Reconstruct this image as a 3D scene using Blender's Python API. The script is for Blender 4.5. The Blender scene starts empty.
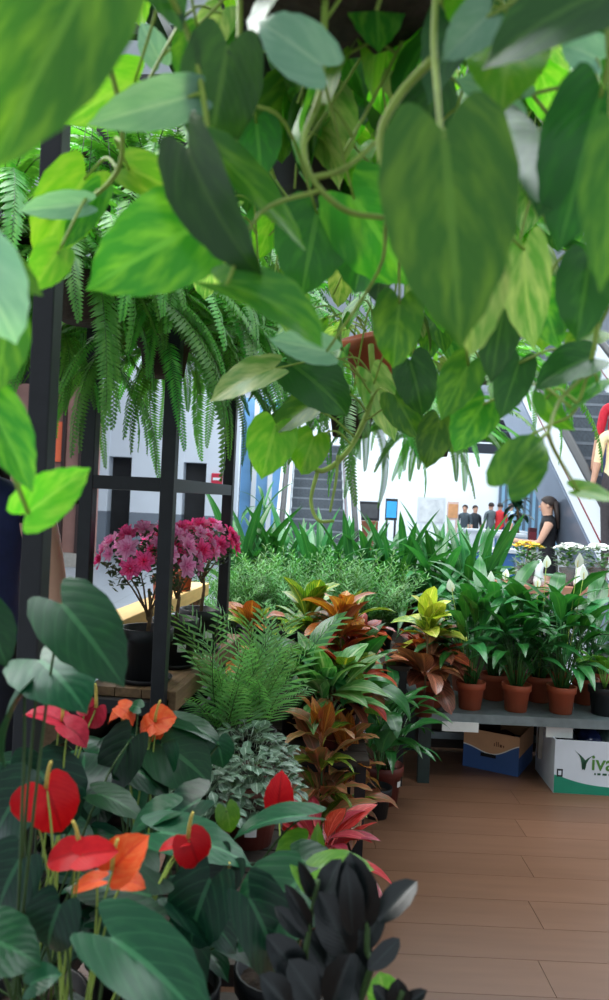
import bpy, math, random
from mathutils import Vector, Matrix, Euler
random.seed(11)
sc = bpy.context.scene
COL = sc.collection
PI = math.pi
V = Vector
# ------------------------------------------------------------------ camera, world, lights, exposure
FPX, ROLL, EYE = 780.0, math.radians(2.7), 1.45
cam_d = bpy.data.cameras.new('camera')
cam = bpy.data.objects.new('camera', cam_d)
COL.objects.link(cam)
cam_d.sensor_fit = 'VERTICAL'
cam_d.sensor_height = 36.0
cam_d.lens = 36.0 * FPX / 1000.0
cam_d.clip_start = 0.02
cam.matrix_world = Matrix.Translation((0, 0, EYE)) @ Matrix.Rotation(PI / 2, 4, 'X') @ Matrix.Rotation(ROLL, 4, 'Z')
cam_d.dof.use_dof = True
cam_d.dof.focus_distance = 3.3
cam_d.dof.aperture_fstop = 5.2
sc.camera = cam

world = bpy.data.worlds.new('world')
sc.world = world
world.use_nodes = True
bg = world.node_tree.nodes['Background']
bg.inputs[0].default_value = (0.80, 0.90, 1.0, 1)
bg.inputs[1].default_value = 0.55


def area(name, loc, sx, sy, watts, col=(1, 1, 1), rot=(0, 0, 0)):
    l = bpy.data.lights.new(name, 'AREA')
    l.shape = 'RECTANGLE'
    l.size, l.size_y, l.energy, l.color = sx, sy, watts, col
    o = bpy.data.objects.new(name, l)
    o.location, o.rotation_euler = loc, rot
    COL.objects.link(o)
    return o


area('skylight_over_shop', (0.3, 3.1, 4.85), 6.5, 4.6, 560, (0.90, 0.97, 1.0))
area('skylight_over_mall', (1.0, 11.5, 4.85), 9.0, 7.0, 540, (0.88, 0.96, 1.0))
area('skylight_far', (2.0, 20.0, 4.85), 12.0, 6.0, 800, (0.88, 0.96, 1.0))
area('added_fill_left', (-3.2, 3.2, 4.85), 2.5, 4.5, 260, (1.0, 0.97, 0.93), (0, math.radians(-28), 0))  # unseen lamp added on the left to brighten the azaleas
sc.view_settings.view_transform = 'Standard'
sc.view_settings.look = 'None'
sc.view_settings.exposure = 0.32
sc.view_settings.gamma = 1.0
sc.view_settings.use_curve_mapping = False


def P(px, py, d):
    """world point seen at picture position px, py at the depth d"""
    u, v = (px - 304.5) / FPX, (500 - py) / FPX
    c, s = math.cos(ROLL), math.sin(ROLL)
    return V(((u * c - v * s) * d, d, EYE + (u * s + v * c) * d))


# ------------------------------------------------------------------ helpers
def rnd(a, b):
    return random.uniform(a, b)


def tag(o, label=None, cat=None, group=None, kind=None):
    if label: o['label'] = label
    if cat: o['category'] = cat
    if group: o['group'] = group
    if kind: o['kind'] = kind
    return o


def thing(name, label, cat, loc=(0, 0, 0), rz=0.0, group=None):
    o = bpy.data.objects.new(name, None)
    o.empty_display_size = 0.05
    COL.objects.link(o)
    o.location = loc
    o.rotation_euler = (0, 0, rz)
    return tag(o, label, cat, group)


def obj(name, me, parent=None, loc=None, rot=None, mw=None):
    o = bpy.data.objects.new(name, me)
    COL.objects.link(o)
    if parent: o.parent = parent
    if mw is not None: o.matrix_basis = mw
    if loc is not None: o.location = loc
    if rot is not None: o.rotation_euler = rot
    return o


class MB:
    """collects shapes for one mesh"""
    def __init__(self):
        self.v, self.f, self.m, self.uv = [], [], [], {}
        self.cur = 0

    def face(self, idx, uvs=None):
        if uvs: self.uv[len(self.f)] = uvs
        self.f.append(tuple(idx)); self.m.append(self.cur)

    def box(self, x0, x1, y0, y1, z0, z1, M=None):
        b = len(self.v)
        for x in (x0, x1):
            for y in (y0, y1):
                for z in (z0, z1):
                    p = V((x, y, z))
                    self.v.append(M @ p if M else p)
        for q in ((0, 1, 3, 2), (4, 6, 7, 5), (0, 4, 5, 1), (2, 3, 7, 6), (0, 2, 6, 4), (1, 5, 7, 3)):
            self.face([b + i for i in q])
        return self

    def prism(self, pts, x0, x1):
        """polygon in the yz plane pushed from x0 to x1"""
        b, n = len(self.v), len(pts)
        for x in (x0, x1):
            for (y, z) in pts: self.v.append(V((x, y, z)))
        self.face([b + i for i in range(n)])
        self.face([b + n + i for i in reversed(range(n))])
        for i in range(n):
            j = (i + 1) % n
            self.face([b + i, b + n + i, b + n + j, b + j])
        return self

    def lathe(self, prof, seg=20, c=(0, 0, 0), M=None, cap=True):
        b = len(self.v)
        for (r, z) in prof:
            for k in range(seg):
                a = 2 * PI * k / seg
                p = V((c[0] + r * math.cos(a), c[1] + r * math.sin(a), c[2] + z))
                self.v.append(M @ p if M else p)
        for i in range(len(prof) - 1):
            for k in range(seg):
                k2 = (k + 1) % seg
                self.face([b + i * seg + k, b + i * seg + k2, b + (i + 1) * seg + k2, b + (i + 1) * seg + k])
        if cap:
            self.face([b + k for k in reversed(range(seg))])
            self.face([b + (len(prof) - 1) * seg + k for k in range(seg)])
        return self

    def tube(self, pts, r, seg=6, r1=None):
        pts = [V(p) for p in pts]
        b, n = len(self.v), len(pts)
        ref = V((0.31, 0.52, 0.8))
        for i, p in enumerate(pts):
            t = (pts[min(i + 1, n - 1)] - pts[max(i - 1, 0)])
            if t.length < 1e-9: t = V((0, 0, 1))
            t.normalize()
            x = t.cross(ref)
            if x.length < 1e-3: x = t.cross(V((1, 0, 0)))
            x.normalize()
            y = t.cross(x)
            rr = r if r1 is None else r + (r1 - r) * i / max(1, n - 1)
            for k in range(seg):
                a = 2 * PI * k / seg
                self.v.append(p + (x * math.cos(a) + y * math.sin(a)) * rr)
        for i in range(n - 1):
            for k in range(seg):
                k2 = (k + 1) % seg
                self.face([b + i * seg + k, b + i * seg + k2, b + (i + 1) * seg + k2, b + (i + 1) * seg + k])
        self.face([b + k for k in reversed(range(seg))])
        self.face([b + (n - 1) * seg + k for k in range(seg)])
        return self

    def ball(self, c, rx, ry, rz, seg=10, rings=6):
        prof = [(max(1e-4, math.sin(PI * i / rings)), -math.cos(PI * i / rings)) for i in range(rings + 1)]
        M = Matrix.Translation(c) @ Matrix.Diagonal((rx, ry, rz, 1))
        return self.lathe(prof, seg, M=M, cap=False)

    def mesh(self, name, mats, smooth=True):
        me = bpy.data.meshes.new(name)
        me.from_pydata([tuple(p) for p in self.v], [], self.f)
        if not isinstance(mats, (list, tuple)): mats = [mats]
        for m in mats: me.materials.append(m)
        if len(mats) > 1: me.polygons.foreach_set('material_index', self.m)
        if smooth: me.polygons.foreach_set('use_smooth', [True] * len(self.f))
        if self.uv:
            l = me.uv_layers.new(name='UVMap')
            for fi, uvs in self.uv.items():
                p = me.polygons[fi]
                for k, li in enumerate(p.loop_indices): l.data[li].uv = uvs[k]
        me.update()
        return me

    def add(self, name, mats, parent=None, loc=None, rot=None, smooth=True):
        return obj(name, self.mesh(name, mats, smooth), parent, loc, rot)


def bevelled(o, w=0.004, seg=2):
    m = o.modifiers.new('bevel', 'BEVEL')
    m.width, m.segments, m.limit_method = w, seg, 'ANGLE'
    return o


# ------------------------------------------------------------------ materials
def lin(c):
    """sRGB 0..255 to linear"""
    return tuple(((x / 255) / 12.92 if x / 255 <= 0.04045 else ((x / 255 + 0.055) / 1.055) ** 2.4) for x in c)


def nodes(name):
    m = bpy.data.materials.new(name)
    m.use_nodes = True
    nt = m.node_tree
    return m, nt, nt.nodes['Principled BSDF'], nt.nodes, nt.links


def pm(name, rgb, rough=0.55, var=0.12, scale=14.0, metal=0.0, bump=0.0, spec=0.4, stretch=(1, 1, 1), emit=0.0):
    m, nt, b, N, L = nodes(name)
    c = lin(rgb)
    tc = N.new('ShaderNodeTexCoord'); mp = N.new('ShaderNodeMapping'); mp.inputs['Scale'].default_value = stretch
    L.new(tc.outputs['Object'], mp.inputs[0])
    nz = N.new('ShaderNodeTexNoise'); nz.inputs['Scale'].default_value = scale; nz.inputs['Detail'].default_value = 5
    L.new(mp.outputs[0], nz.inputs['Vector'])
    rp = N.new('ShaderNodeValToRGB')
    rp.color_ramp.elements[0].position, rp.color_ramp.elements[1].position = 0.3, 0.7
    rp.color_ramp.elements[0].color = tuple(x * (1 - var) for x in c) + (1,)
    rp.color_ramp.elements[1].color = tuple(min(1, x * (1 + var)) for x in c) + (1,)
    L.new(nz.outputs['Fac'], rp.inputs[0]); L.new(rp.outputs[0], b.inputs['Base Color'])
    b.inputs['Roughness'].default_value, b.inputs['Metallic'].default_value = rough, metal
    b.inputs['Specular IOR Level'].default_value = spec
    if emit:
        b.inputs['Emission Color'].default_value = c + (1,)
        b.inputs['Emission Strength'].default_value = emit
    if bump:
        bp = N.new('ShaderNodeBump'); bp.inputs['Strength'].default_value = bump; bp.inputs['Distance'].default_value = 0.01
        L.new(nz.outputs['Fac'], bp.inputs['Height']); L.new(bp.outputs[0], b.inputs['Normal'])
    return m


def math_node(N, L, op, a, b=None, c=None):
    n = N.new('ShaderNodeMath'); n.operation = op
    for i, x in enumerate((a, b, c)):
        if x is None: continue
        if isinstance(x, (int, float)): n.inputs[i].default_value = x
        else: L.new(x, n.inputs[i])
    return n.outputs[0]


def mixc(N, L, fac, a, b):
    n = N.new('ShaderNodeMix'); n.data_type = 'RGBA'
    for s, x in ((0, fac), (6, a), (7, b)):
        if isinstance(x, (int, float)): n.inputs[s].default_value = x
        elif isinstance(x, tuple): n.inputs[s].default_value = tuple(x) + (1,)
        else: L.new(x, n.inputs[s])
    return n.outputs[2]


def leafmat(name, base, second, rib, rough=0.32, tr=0.32, patch=0.35, pscale=5.0, ribw=0.035, vein=0.08, vfreq=11.0, vslope=0.9, spec=0.65, rnd_v=0.36, edge=None, trcol=(1.25, 1.35, 0.55), hue=0.03):
    """leaf: blotches of a second colour along the side veins, a pale or dark midrib, fine side veins, light passing through"""
    m, nt, b, N, L = nodes(name)
    base, second, rib = lin(base), lin(second), lin(rib)
    tc = N.new('ShaderNodeTexCoord'); sp = N.new('ShaderNodeSeparateXYZ')
    L.new(tc.outputs['UV'], sp.inputs[0])
    oi = N.new('ShaderNodeObjectInfo')
    au = math_node(N, L, 'ABSOLUTE', math_node(N, L, 'SUBTRACT', sp.outputs[0], 0.5))
    diag = math_node(N, L, 'SUBTRACT', sp.outputs[1], math_node(N, L, 'MULTIPLY', au, vslope))
    cv = N.new('ShaderNodeCombineXYZ')
    L.new(math_node(N, L, 'MULTIPLY', sp.outputs[0], 1.3), cv.inputs[0]); L.new(math_node(N, L, 'MULTIPLY', diag, 1.7), cv.inputs[1])
    L.new(math_node(N, L, 'MULTIPLY', oi.outputs['Random'], 40.0), cv.inputs[2])
    nz = N.new('ShaderNodeTexNoise'); nz.inputs['Scale'].default_value = pscale; nz.inputs['Detail'].default_value = 3
    L.new(cv.outputs[0], nz.inputs['Vector'])
    rp = N.new('ShaderNodeValToRGB')
    rp.color_ramp.elements[0].position = 0.58 - patch * 0.5; rp.color_ramp.elements[1].position = 0.86 - patch * 0.3
    L.new(nz.outputs['Fac'], rp.inputs[0])
    col = mixc(N, L, rp.outputs[0], base, second)
    # side veins
    sv = math_node(N, L, 'FRACT', math_node(N, L, 'MULTIPLY', diag, vfreq))
    svm = math_node(N, L, 'MULTIPLY', math_node(N, L, 'LESS_THAN', sv, 0.13), vein)
    col = mixc(N, L, svm, col, rib)
    if edge:
        em = math_node(N, L, 'GREATER_THAN', au, 0.435)
        col = mixc(N, L, em, col, lin(edge))
    rm = math_node(N, L, 'LESS_THAN', au, ribw)
    col = mixc(N, L, math_node(N, L, 'MULTIPLY', rm, 0.75), col, rib)
    hs = N.new('ShaderNodeHueSaturation')
    L.new(col, hs.inputs['Color'])
    L.new(math_node(N, L, 'MULTIPLY_ADD', oi.outputs['Random'], 2 * rnd_v, 1 - rnd_v), hs.inputs['Value'])
    L.new(math_node(N, L, 'MULTIPLY_ADD', oi.outputs['Random'], hue, 0.5 - hue / 2), hs.inputs['Hue'])
    L.new(hs.outputs[0], b.inputs['Base Color'])
    b.inputs['Roughness'].default_value = rough
    b.inputs['Specular IOR Level'].default_value = spec
    bp = N.new('ShaderNodeBump'); bp.inputs['Strength'].default_value = 0.10; bp.inputs['Distance'].default_value = 0.004
    L.new(math_node(N, L, 'PINGPONG', math_node(N, L, 'MULTIPLY', diag, vfreq), 0.5), bp.inputs['Height'])
    L.new(bp.outputs[0], b.inputs['Normal'])
    if tr > 0:
        tb = N.new('ShaderNodeBsdfTranslucent')
        mu = N.new('ShaderNodeMix'); mu.data_type = 'RGBA'; mu.blend_type = 'MULTIPLY'; mu.inputs[0].default_value = 1
        mu.clamp_result = False
        L.new(hs.outputs[0], mu.inputs[6]); mu.inputs[7].default_value = trcol + (1,)
        L.new(mu.outputs[2], tb.inputs[0])
        mx = N.new('ShaderNodeMixShader'); mx.inputs[0].default_value = tr
        L.new(b.outputs[0], mx.inputs[1]); L.new(tb.outputs[0], mx.inputs[2])
        L.new(mx.outputs[0], N['Material Output'].inputs[0])
    return m


def glassmat(name, rgb, alpha=0.35, rough=0.08):
    m, nt, b, N, L = nodes(name)
    b.inputs['Base Color'].default_value = lin(rgb) + (1,)
    b.inputs['Roughness'].default_value = rough
    t = N.new('ShaderNodeBsdfTransparent'); mx = N.new('ShaderNodeMixShader'); mx.inputs[0].default_value = alpha
    L.new(t.outputs[0], mx.inputs[1]); L.new(b.outputs[0], mx.inputs[2]); L.new(mx.outputs[0], N['Material Output'].inputs[0])
    return m


M_ = {}
M_['black_metal'] = pm('black_metal', (26, 28, 33), 0.45, 0.2, 30)
M_['grey_metal'] = pm('grey_galvanised_metal', (128, 142, 146), 0.42, 0.15, 20, metal=0.5)
M_['dark_leg'] = pm('dark_green_metal', (38, 52, 50), 0.5, 0.2, 20)
M_['wood'] = pm('weathered_wood', (118, 92, 66), 0.7, 0.3, 9, bump=0.3, stretch=(6, 1, 6))
M_['pine'] = pm('yellow_pine', (222, 184, 120), 0.6, 0.12, 8, bump=0.15, stretch=(6, 1, 6))
M_['bench'] = pm('dark_bench_wood', (52, 44, 38), 0.75, 0.3, 9, bump=0.3, stretch=(1, 6, 6))
M_['terracotta'] = pm('terracotta_plastic', (172, 84, 56), 0.5, 0.1, 8)
M_['brownpot'] = pm('brown_plastic', (106, 48, 40), 0.45, 0.1, 8)
M_['blackpot'] = pm('black_plastic', (30, 31, 34), 0.45, 0.15, 8)
M_['coir'] = pm('dark_coir', (58, 46, 38), 0.9, 0.4, 60, bump=0.6)
M_['soil'] = pm('potting_soil', (48, 36, 28), 0.95, 0.4, 60, bump=0.8)
M_['white'] = pm('white_paint', (226, 232, 238), 0.5, 0.03, 3)
M_['sticker'] = pm('white_sticker', (225, 225, 222), 0.5, 0.03, 40)
M_['wire'] = pm('grey_wire', (90, 92, 90), 0.4, 0.1, 20, metal=0.8)
M_['stem'] = pm('green_stem', (150, 174, 78), 0.5, 0.25, 25)
M_['stem_dark'] = pm('dark_green_stem', (62, 88, 46), 0.5, 0.25, 25)
M_['bark'] = pm('pale_bark', (112, 92, 66), 0.8, 0.3, 40, bump=0.4)
# leaves
M_['po_mid'] = leafmat('pothos_green', (64, 132, 40), (128, 182, 58), (112, 170, 66), patch=0.26, pscale=3.2, tr=0.42)
M_['po_deep'] = leafmat('pothos_deep_green', (40, 96, 38), (66, 126, 48), (80, 132, 60), patch=0.2, pscale=3.2, tr=0.34)
M_['po_lime'] = leafmat('pothos_lime', (104, 186, 40), (160, 210, 76), (150, 206, 80), patch=0.3, pscale=3.2, tr=0.5)
M_['po_pale'] = leafmat('pothos_variegated', (110, 168, 74), (204, 216, 146), (190, 210, 130), patch=0.42, pscale=3.2, tr=0.42)
M_['po_under_sheen'] = leafmat('pothos_underside_sheen', (138, 190, 166), (164, 208, 186), (176, 214, 190), patch=0.3, pscale=3.0, tr=0.3, vein=0.05, rough=0.3)  # pale underside tone with the sky sheen painted into the colour
M_['fern'] = leafmat('fern_green', (74, 146, 58), (122, 186, 84), (120, 160, 70), tr=0.35, vein=0, rough=0.45, rnd_v=0.4)
M_['palm'] = leafmat('palm_green', (120, 180, 120), (152, 204, 140), (120, 160, 90), tr=0.42, vein=0, rough=0.45, rnd_v=0.35)
M_['fine'] = leafmat('fine_foliage_green', (74, 130, 70), (116, 168, 96), (110, 150, 80), tr=0.3, vein=0, rough=0.5, rnd_v=0.35)
M_['lily'] = leafmat('peace_lily_green', (36, 98, 46), (54, 122, 58), (76, 136, 68), tr=0.25, rough=0.3, patch=0.3)
M_['lily_back'] = leafmat('strap_leaf_green', (38, 100, 52), (62, 130, 66), (80, 140, 74), tr=0.3, rough=0.3, patch=0.35)
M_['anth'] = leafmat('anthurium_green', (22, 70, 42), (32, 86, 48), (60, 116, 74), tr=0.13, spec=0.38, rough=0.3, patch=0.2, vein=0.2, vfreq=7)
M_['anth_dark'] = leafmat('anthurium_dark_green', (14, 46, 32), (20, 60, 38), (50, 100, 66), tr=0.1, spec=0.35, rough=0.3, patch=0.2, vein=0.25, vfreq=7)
M_['anth_lime'] = leafmat('young_leaf_lime', (92, 160, 46), (128, 186, 66), (140, 190, 90), tr=0.3, rough=0.35, patch=0.3)
M_['agla'] = leafmat('aglaonema_green', (70, 146, 66), (150, 200, 132), (196, 220, 170), tr=0.25, rough=0.32, patch=0.4, ribw=0.06)
M_['agla_red'] = leafmat('aglaonema_red', (186, 42, 62), (214, 96, 104), (226, 110, 120), tr=0.2, rough=0.35, patch=0.35, edge=(110, 70, 50))
M_['cro_red'] = leafmat('croton_red', (146, 42, 42), (196, 78, 52), (220, 120, 70), tr=0.2, patch=0.4, ribw=0.06, vein=0.8, vfreq=8)
M_['cro_orange'] = leafmat('croton_orange', (176, 88, 40), (124, 92, 44), (216, 150, 70), tr=0.25, patch=0.4, ribw=0.06, vein=0.8, vfreq=8)
M_['cro_green'] = leafmat('croton_green', (66, 116, 38), (132, 164, 52), (214, 206, 84), tr=0.25, patch=0.35, ribw=0.05, vein=0.65, vfreq=9)
M_['cro_yellow'] = leafmat('croton_yellow', (158, 178, 52), (204, 200, 90), (226, 216, 120), tr=0.3, patch=0.4, ribw=0.05, vein=0.4, vfreq=9)
M_['cro_brown'] = leafmat('croton_brown', (118, 72, 52), (160, 102, 74), (204, 130, 100), tr=0.15, patch=0.4, ribw=0.06, vein=0.8, vfreq=8)
M_['ornge'] = leafmat('copper_leaf', (178, 112, 80), (104, 116, 66), (214, 142, 112), tr=0.22, patch=0.5, ribw=0.05, vein=0.35, vfreq=8, edge=(196, 120, 96))
M_['fitt'] = leafmat('silver_net_leaf', (78, 108, 86), (104, 132, 110), (168, 188, 170), tr=0.15, patch=0.3, ribw=0.06, vein=0.7, vfreq=8, rough=0.4)
M_['zz'] = leafmat('black_zz_leaf', (16, 22, 24), (24, 32, 32), (40, 50, 48), tr=0.03, patch=0.2, rough=0.3, vein=0.05, rnd_v=0.15)
M_['lime'] = leafmat('bright_lime_leaf', (112, 182, 66), (152, 208, 92), (170, 214, 110), tr=0.35, patch=0.3)
M_['sp_red'] = leafmat('red_spathe', (196, 10, 26), (206, 26, 30), (160, 8, 20), tr=0.15, rough=0.42, spec=0.3, vein=0.15, trcol=(1.1, 0.5, 0.4), hue=0.0, rnd_v=0.2)
M_['sp_orange'] = leafmat('orange_spathe', (236, 84, 36), (240, 120, 60), (220, 60, 30), tr=0.2, rough=0.42, spec=0.3, vein=0.15, trcol=(1.1, 0.6, 0.4), hue=0.0, rnd_v=0.2)
M_['sp_crimson'] = leafmat('crimson_spathe', (168, 22, 48), (194, 40, 66), (120, 10, 30), tr=0.15, rough=0.42, spec=0.3, vein=0.15, trcol=(1.1, 0.5, 0.5), hue=0.0, rnd_v=0.2)
M_['sp_white'] = leafmat('white_spathe', (232, 238, 226), (236, 240, 230), (200, 216, 190), tr=0.3, rough=0.4, vein=0.1, trcol=(1, 1, 0.9))
M_['spadix'] = pm('yellow_spadix', (222, 196, 96), 0.6, 0.2, 200, bump=0.4)
M_['pink'] = leafmat('magenta_petal', (246, 84, 158), (250, 130, 190), (200, 30, 110), tr=0.45, vein=0, rough=0.6, trcol=(1.1, 0.7, 0.9), hue=0.0, rnd_v=0.2)
M_['pale_pink'] = leafmat('pale_pink_petal', (246, 170, 214), (250, 200, 230), (226, 110, 176), tr=0.45, vein=0, rough=0.6, trcol=(1.1, 0.8, 1.0), hue=0.0, rnd_v=0.2)
M_['azleaf'] = leafmat('azalea_leaf', (54, 84, 48), (66, 94, 52), (80, 110, 60), tr=0.15, vein=0, rough=0.5)


# ------------------------------------------------------------------ leaf and plant meshes
def interp(ts, ws, t):
    for i in range(len(ts) - 1):
        if t <= ts[i + 1]:
            k = (t - ts[i]) / (ts[i + 1] - ts[i])
            k = k * k * (3 - 2 * k)
            return ws[i] + (ws[i + 1] - ws[i]) * k
    return ws[-1]


OUT = {
    'heart': ((0, .1, .25, .45, .65, .82, .94, 1), (.60, .88, 1, .93, .70, .40, .13, .0)),
    'lance': ((0, .15, .4, .65, .85, 1), (.06, .62, 1, .82, .36, 0)),
    'strap': ((0, .25, .55, .8, 1), (.45, .85, 1, .72, 0)),
    'oval': ((0, .12, .35, .6, .82, .94, 1), (.08, .55, .97, 1, .72, .36, 0)),
    'arrow': ((0, .12, .3, .55, .8, 1), (.75, 1, .92, .62, .28, 0)),
}


def blade(name, mat, outline='heart', length=1.0, width=0.8, rows=10, nx=3, lobe=0.0, fold=0.12, bend=(0, 0), stalk=None, stalk_r=0.004, ripple=0.0, twist=0.0, stalk_mat=None):
    """one leaf. stalk: list of (y, z); then the blade leaves its end at the angle bend[0] (radians above the ground) and turns to bend[1]"""
    mb = MB()
    mb.cur = 0
    y, z = 0.0, 0.0
    if stalk:
        mb.cur = 1 if stalk_mat else 0
        mb.tube([(0, a, b) for a, b in stalk], stalk_r, 5, stalk_r * 0.6)
        for fi in range(len(mb.f)): mb.uv[fi] = [(0.5, 0.5)] * len(mb.f[fi])
        y, z = stalk[-1]
        mb.cur = 0
    ts, ws = OUT[outline]
    st = length / rows
    b = len(mb.v)
    for i in range(rows + 1):
        t = i / rows
        a = bend[0] + (bend[1] - bend[0]) * t
        ty, tz = math.cos(a), math.sin(a)
        if i:
            y += ty * st; z += tz * st
        w = interp(ts, ws, t) * width * 0.5
        ny, nz = -tz, ty
        tw = twist * t
        for j in range(-nx, nx + 1):
            s = j / nx
            sh = -lobe * length * math.sin(PI * min(1.0, abs(s) * 0.62)) * max(0.0, 1 - t * 1.4) ** 3
            up = fold * abs(s) * w + ripple * length * math.sin(t * 17 + (2 if s > 0 else 0)) * s * s * (1 if w > 0.01 else 0)
            x = s * w * math.cos(tw)
            up += s * w * math.sin(tw)
            mb.v.append(V((x, y + ty * sh + ny * up, z + tz * sh + nz * up)))
    k = 2 * nx + 1
    for i in range(rows):
        for j in range(2 * nx):
            q = [b + i * k + j, b + i * k + j + 1, b + (i + 1) * k + j + 1, b + (i + 1) * k + j]
            uv = [(j / (2 * nx), i / rows), ((j + 1) / (2 * nx), i / rows), ((j + 1) / (2 * nx), (i + 1) / rows), (j / (2 * nx), (i + 1) / rows)]
            mb.face(q, uv)
    return mb.mesh(name, [mat, stalk_mat] if stalk_mat else mat)


def frond(name, mat, length, n, plen, pw, a0, a1, stalk=0.12, pangle=1.15, droop=0.25, wfun=None, stem_mat=None):
    """feathered frond arching from angle a0 to a1 in the yz plane"""
    mb = MB()
    pts, y, z, steps = [(0.0, 0.0)], 0, 0, 24
    for i in range(steps):
        a = a0 + (a1 - a0) * (i / steps) ** 0.8
        y += math.cos(a) * length / steps; z += math.sin(a) * length / steps
        pts.append((y, z))
    mb.cur = 1
    mb.tube([(0, p[0], p[1]) for p in pts[::3]], 0.0022, 3, 0.0008)
    for fi in range(len(mb.f)): mb.uv[fi] = [(0.5, 0.5)] * len(mb.f[fi])
    mb.cur = 0
    for i in range(n):
        t = stalk + (1 - stalk) * i / n
        f = t * steps; k = int(f); fr = f - k
        p0, p1 = V((0,) + pts[k]), V((0,) + pts[min(k + 1, steps)])
        c = p0.lerp(p1, fr)
        tan = (p1 - p0).normalized()
        nor = V((0, -tan.z, tan.y))
        u = (i / n)
        L = plen * (wfun(u) if wfun else (min(1, 0.35 + u * 3.2) * (1 - u) ** 0.55 + 0.06))
        for s in (-1, 1):
            d = (V((s, 0, 0)) * math.sin(pangle) + tan * math.cos(pangle) - nor * droop * rnd(0.5, 1.5)).normalized()
            wv = tan * pw * 0.5
            cc = c + tan * (0.5 * s * (1 - stalk) * length / n * 0.5)
            b = len(mb.v)
            mb.v += [cc - wv * 0.5, cc + wv * 0.5, cc + d * L * 0.5 + wv - nor * 0.0, cc + d * L * 0.5 - wv, cc + d * L - nor * L * 0.12]
            mb.face([b, b + 1, b + 2, b + 3], [(0.4, u), (0.42, u), (0.3, u), (0.3, u)])
            mb.face([b + 3, b + 2, b + 4], [(0.3, u), (0.3, u), (0.2, u)])
    return mb.mesh(name, [mat, stem_mat or M_['stem_dark']])


def place(me, parent, base, axis, nor, length, width, name='leaf'):
    """a flat leaf mesh (unit size, along y, facing z) laid from base along axis, facing nor; world coordinates"""
    y = V(axis).normalized()
    n = V(nor)
    z = (n - y * n.dot(y))
    if z.length < 1e-4: z = y.orthogonal()
    z.normalize()
    x = y.cross(z)
    s = (length + width) * 0.5
    R = Matrix((x * width, y * length, z * s)).transposed().to_4x4()
    R.translation = V(base) - parent.location
    return obj(name, me, parent, mw=R)


def turn(me, parent, loc, az, tilt=0.0, scale=1.0, roll=0.0, name='leaf', sx=1.0):
    """a leaf or frond mesh that grows along y and z, turned to the azimuth az and tipped outwards by tilt"""
    M = Matrix.Translation(loc) @ Matrix.Rotation(az, 4, 'Z') @ Matrix.Rotation(-tilt, 4, 'X') @ Matrix.Rotation(roll, 4, 'Y') @ Matrix.Diagonal((scale * sx, scale, scale, 1))
    return obj(name, me, parent, mw=M)


POTS = {}


def pot(parent, r, h, mat, z=0.0, rim=True, rb=0.74, fill=0.86, loc=(0, 0), saucer=False, rot=None, name='pot'):
    key = (round(r, 3), round(h, 3), mat, rim, rb)
    if key not in POTS:
        mb = MB()
        prof = [(0.002, 0.0), (r * rb, 0.0), (r * (rb + (1 - rb) * 0.7) * 0.97, h * 0.74)]
        if rim: prof += [(r * 1.0, h * 0.76), (r * 1.02, h * 0.99), (r * 0.99, h)]
        else: prof += [(r * 0.98, h * 0.96), (r, h)]
        prof += [(r * 0.93, h * 0.99), (r * 0.9, h * 0.8), (0.002, h * 0.8)]
        mb.lathe(prof, 22, cap=False)
        ms = MB(); ms.lathe([(r * 0.9, h * (fill - 0.05)), (r * 0.5, h * fill), (0.002, h * (fill + 0.02))], 14, cap=False)
        POTS[key] = (mb.mesh('pot', M_[mat]), ms.mesh('soil', M_['soil']))
    o = obj(name, POTS[key][0], parent, loc=(loc[0], loc[1], z), rot=rot)
    obj('soil', POTS[key][1], o)
    if saucer:
        MB().lathe([(0.002, 0), (r * 0.9, 0), (r * 1.05, h * 0.1), (r * 1.0, h * 0.1), (r * 0.85, h * 0.03), (0.002, h * 0.03)], 20, cap=False).add('saucer', M_[mat], parent, loc=(loc[0], loc[1], z - 0.004))
    return o


def sticker(parent, r, z, az, w=0.03, h=0.025):
    """price label bent around the pot wall, facing azimuth az"""
    mb = MB()
    n = 4
    for i in range(n + 1):
        a = az + (i / n - 0.5) * w / r
        for zz, rr in ((z, r), (z + h, r * 1.02)):
            mb.v.append(V((rr * math.cos(a), rr * math.sin(a), zz)))
    for i in range(n): mb.face([2 * i, 2 * i + 2, 2 * i + 3, 2 * i + 1])
    return mb.add('price_label', M_['sticker'], parent)


def lerp_pts(pts, n):
    """smooth Catmull-Rom points through pts"""
    pts = [V(p) for p in pts]
    e = [pts[0] * 2 - pts[1]] + pts + [pts[-1] * 2 - pts[-2]]
    out = []
    for i in range(1, len(e) - 2):
        a, b, c, d = e[i - 1], e[i], e[i + 1], e[i + 2]
        for k in range(n):
            t = k / n
            out.append(0.5 * ((2 * b) + (c - a) * t + (2 * a - 5 * b + 4 * c - d) * t * t + (3 * b - a - 3 * c + d) * t ** 3))
    out.append(pts[-1])
    return out


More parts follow.
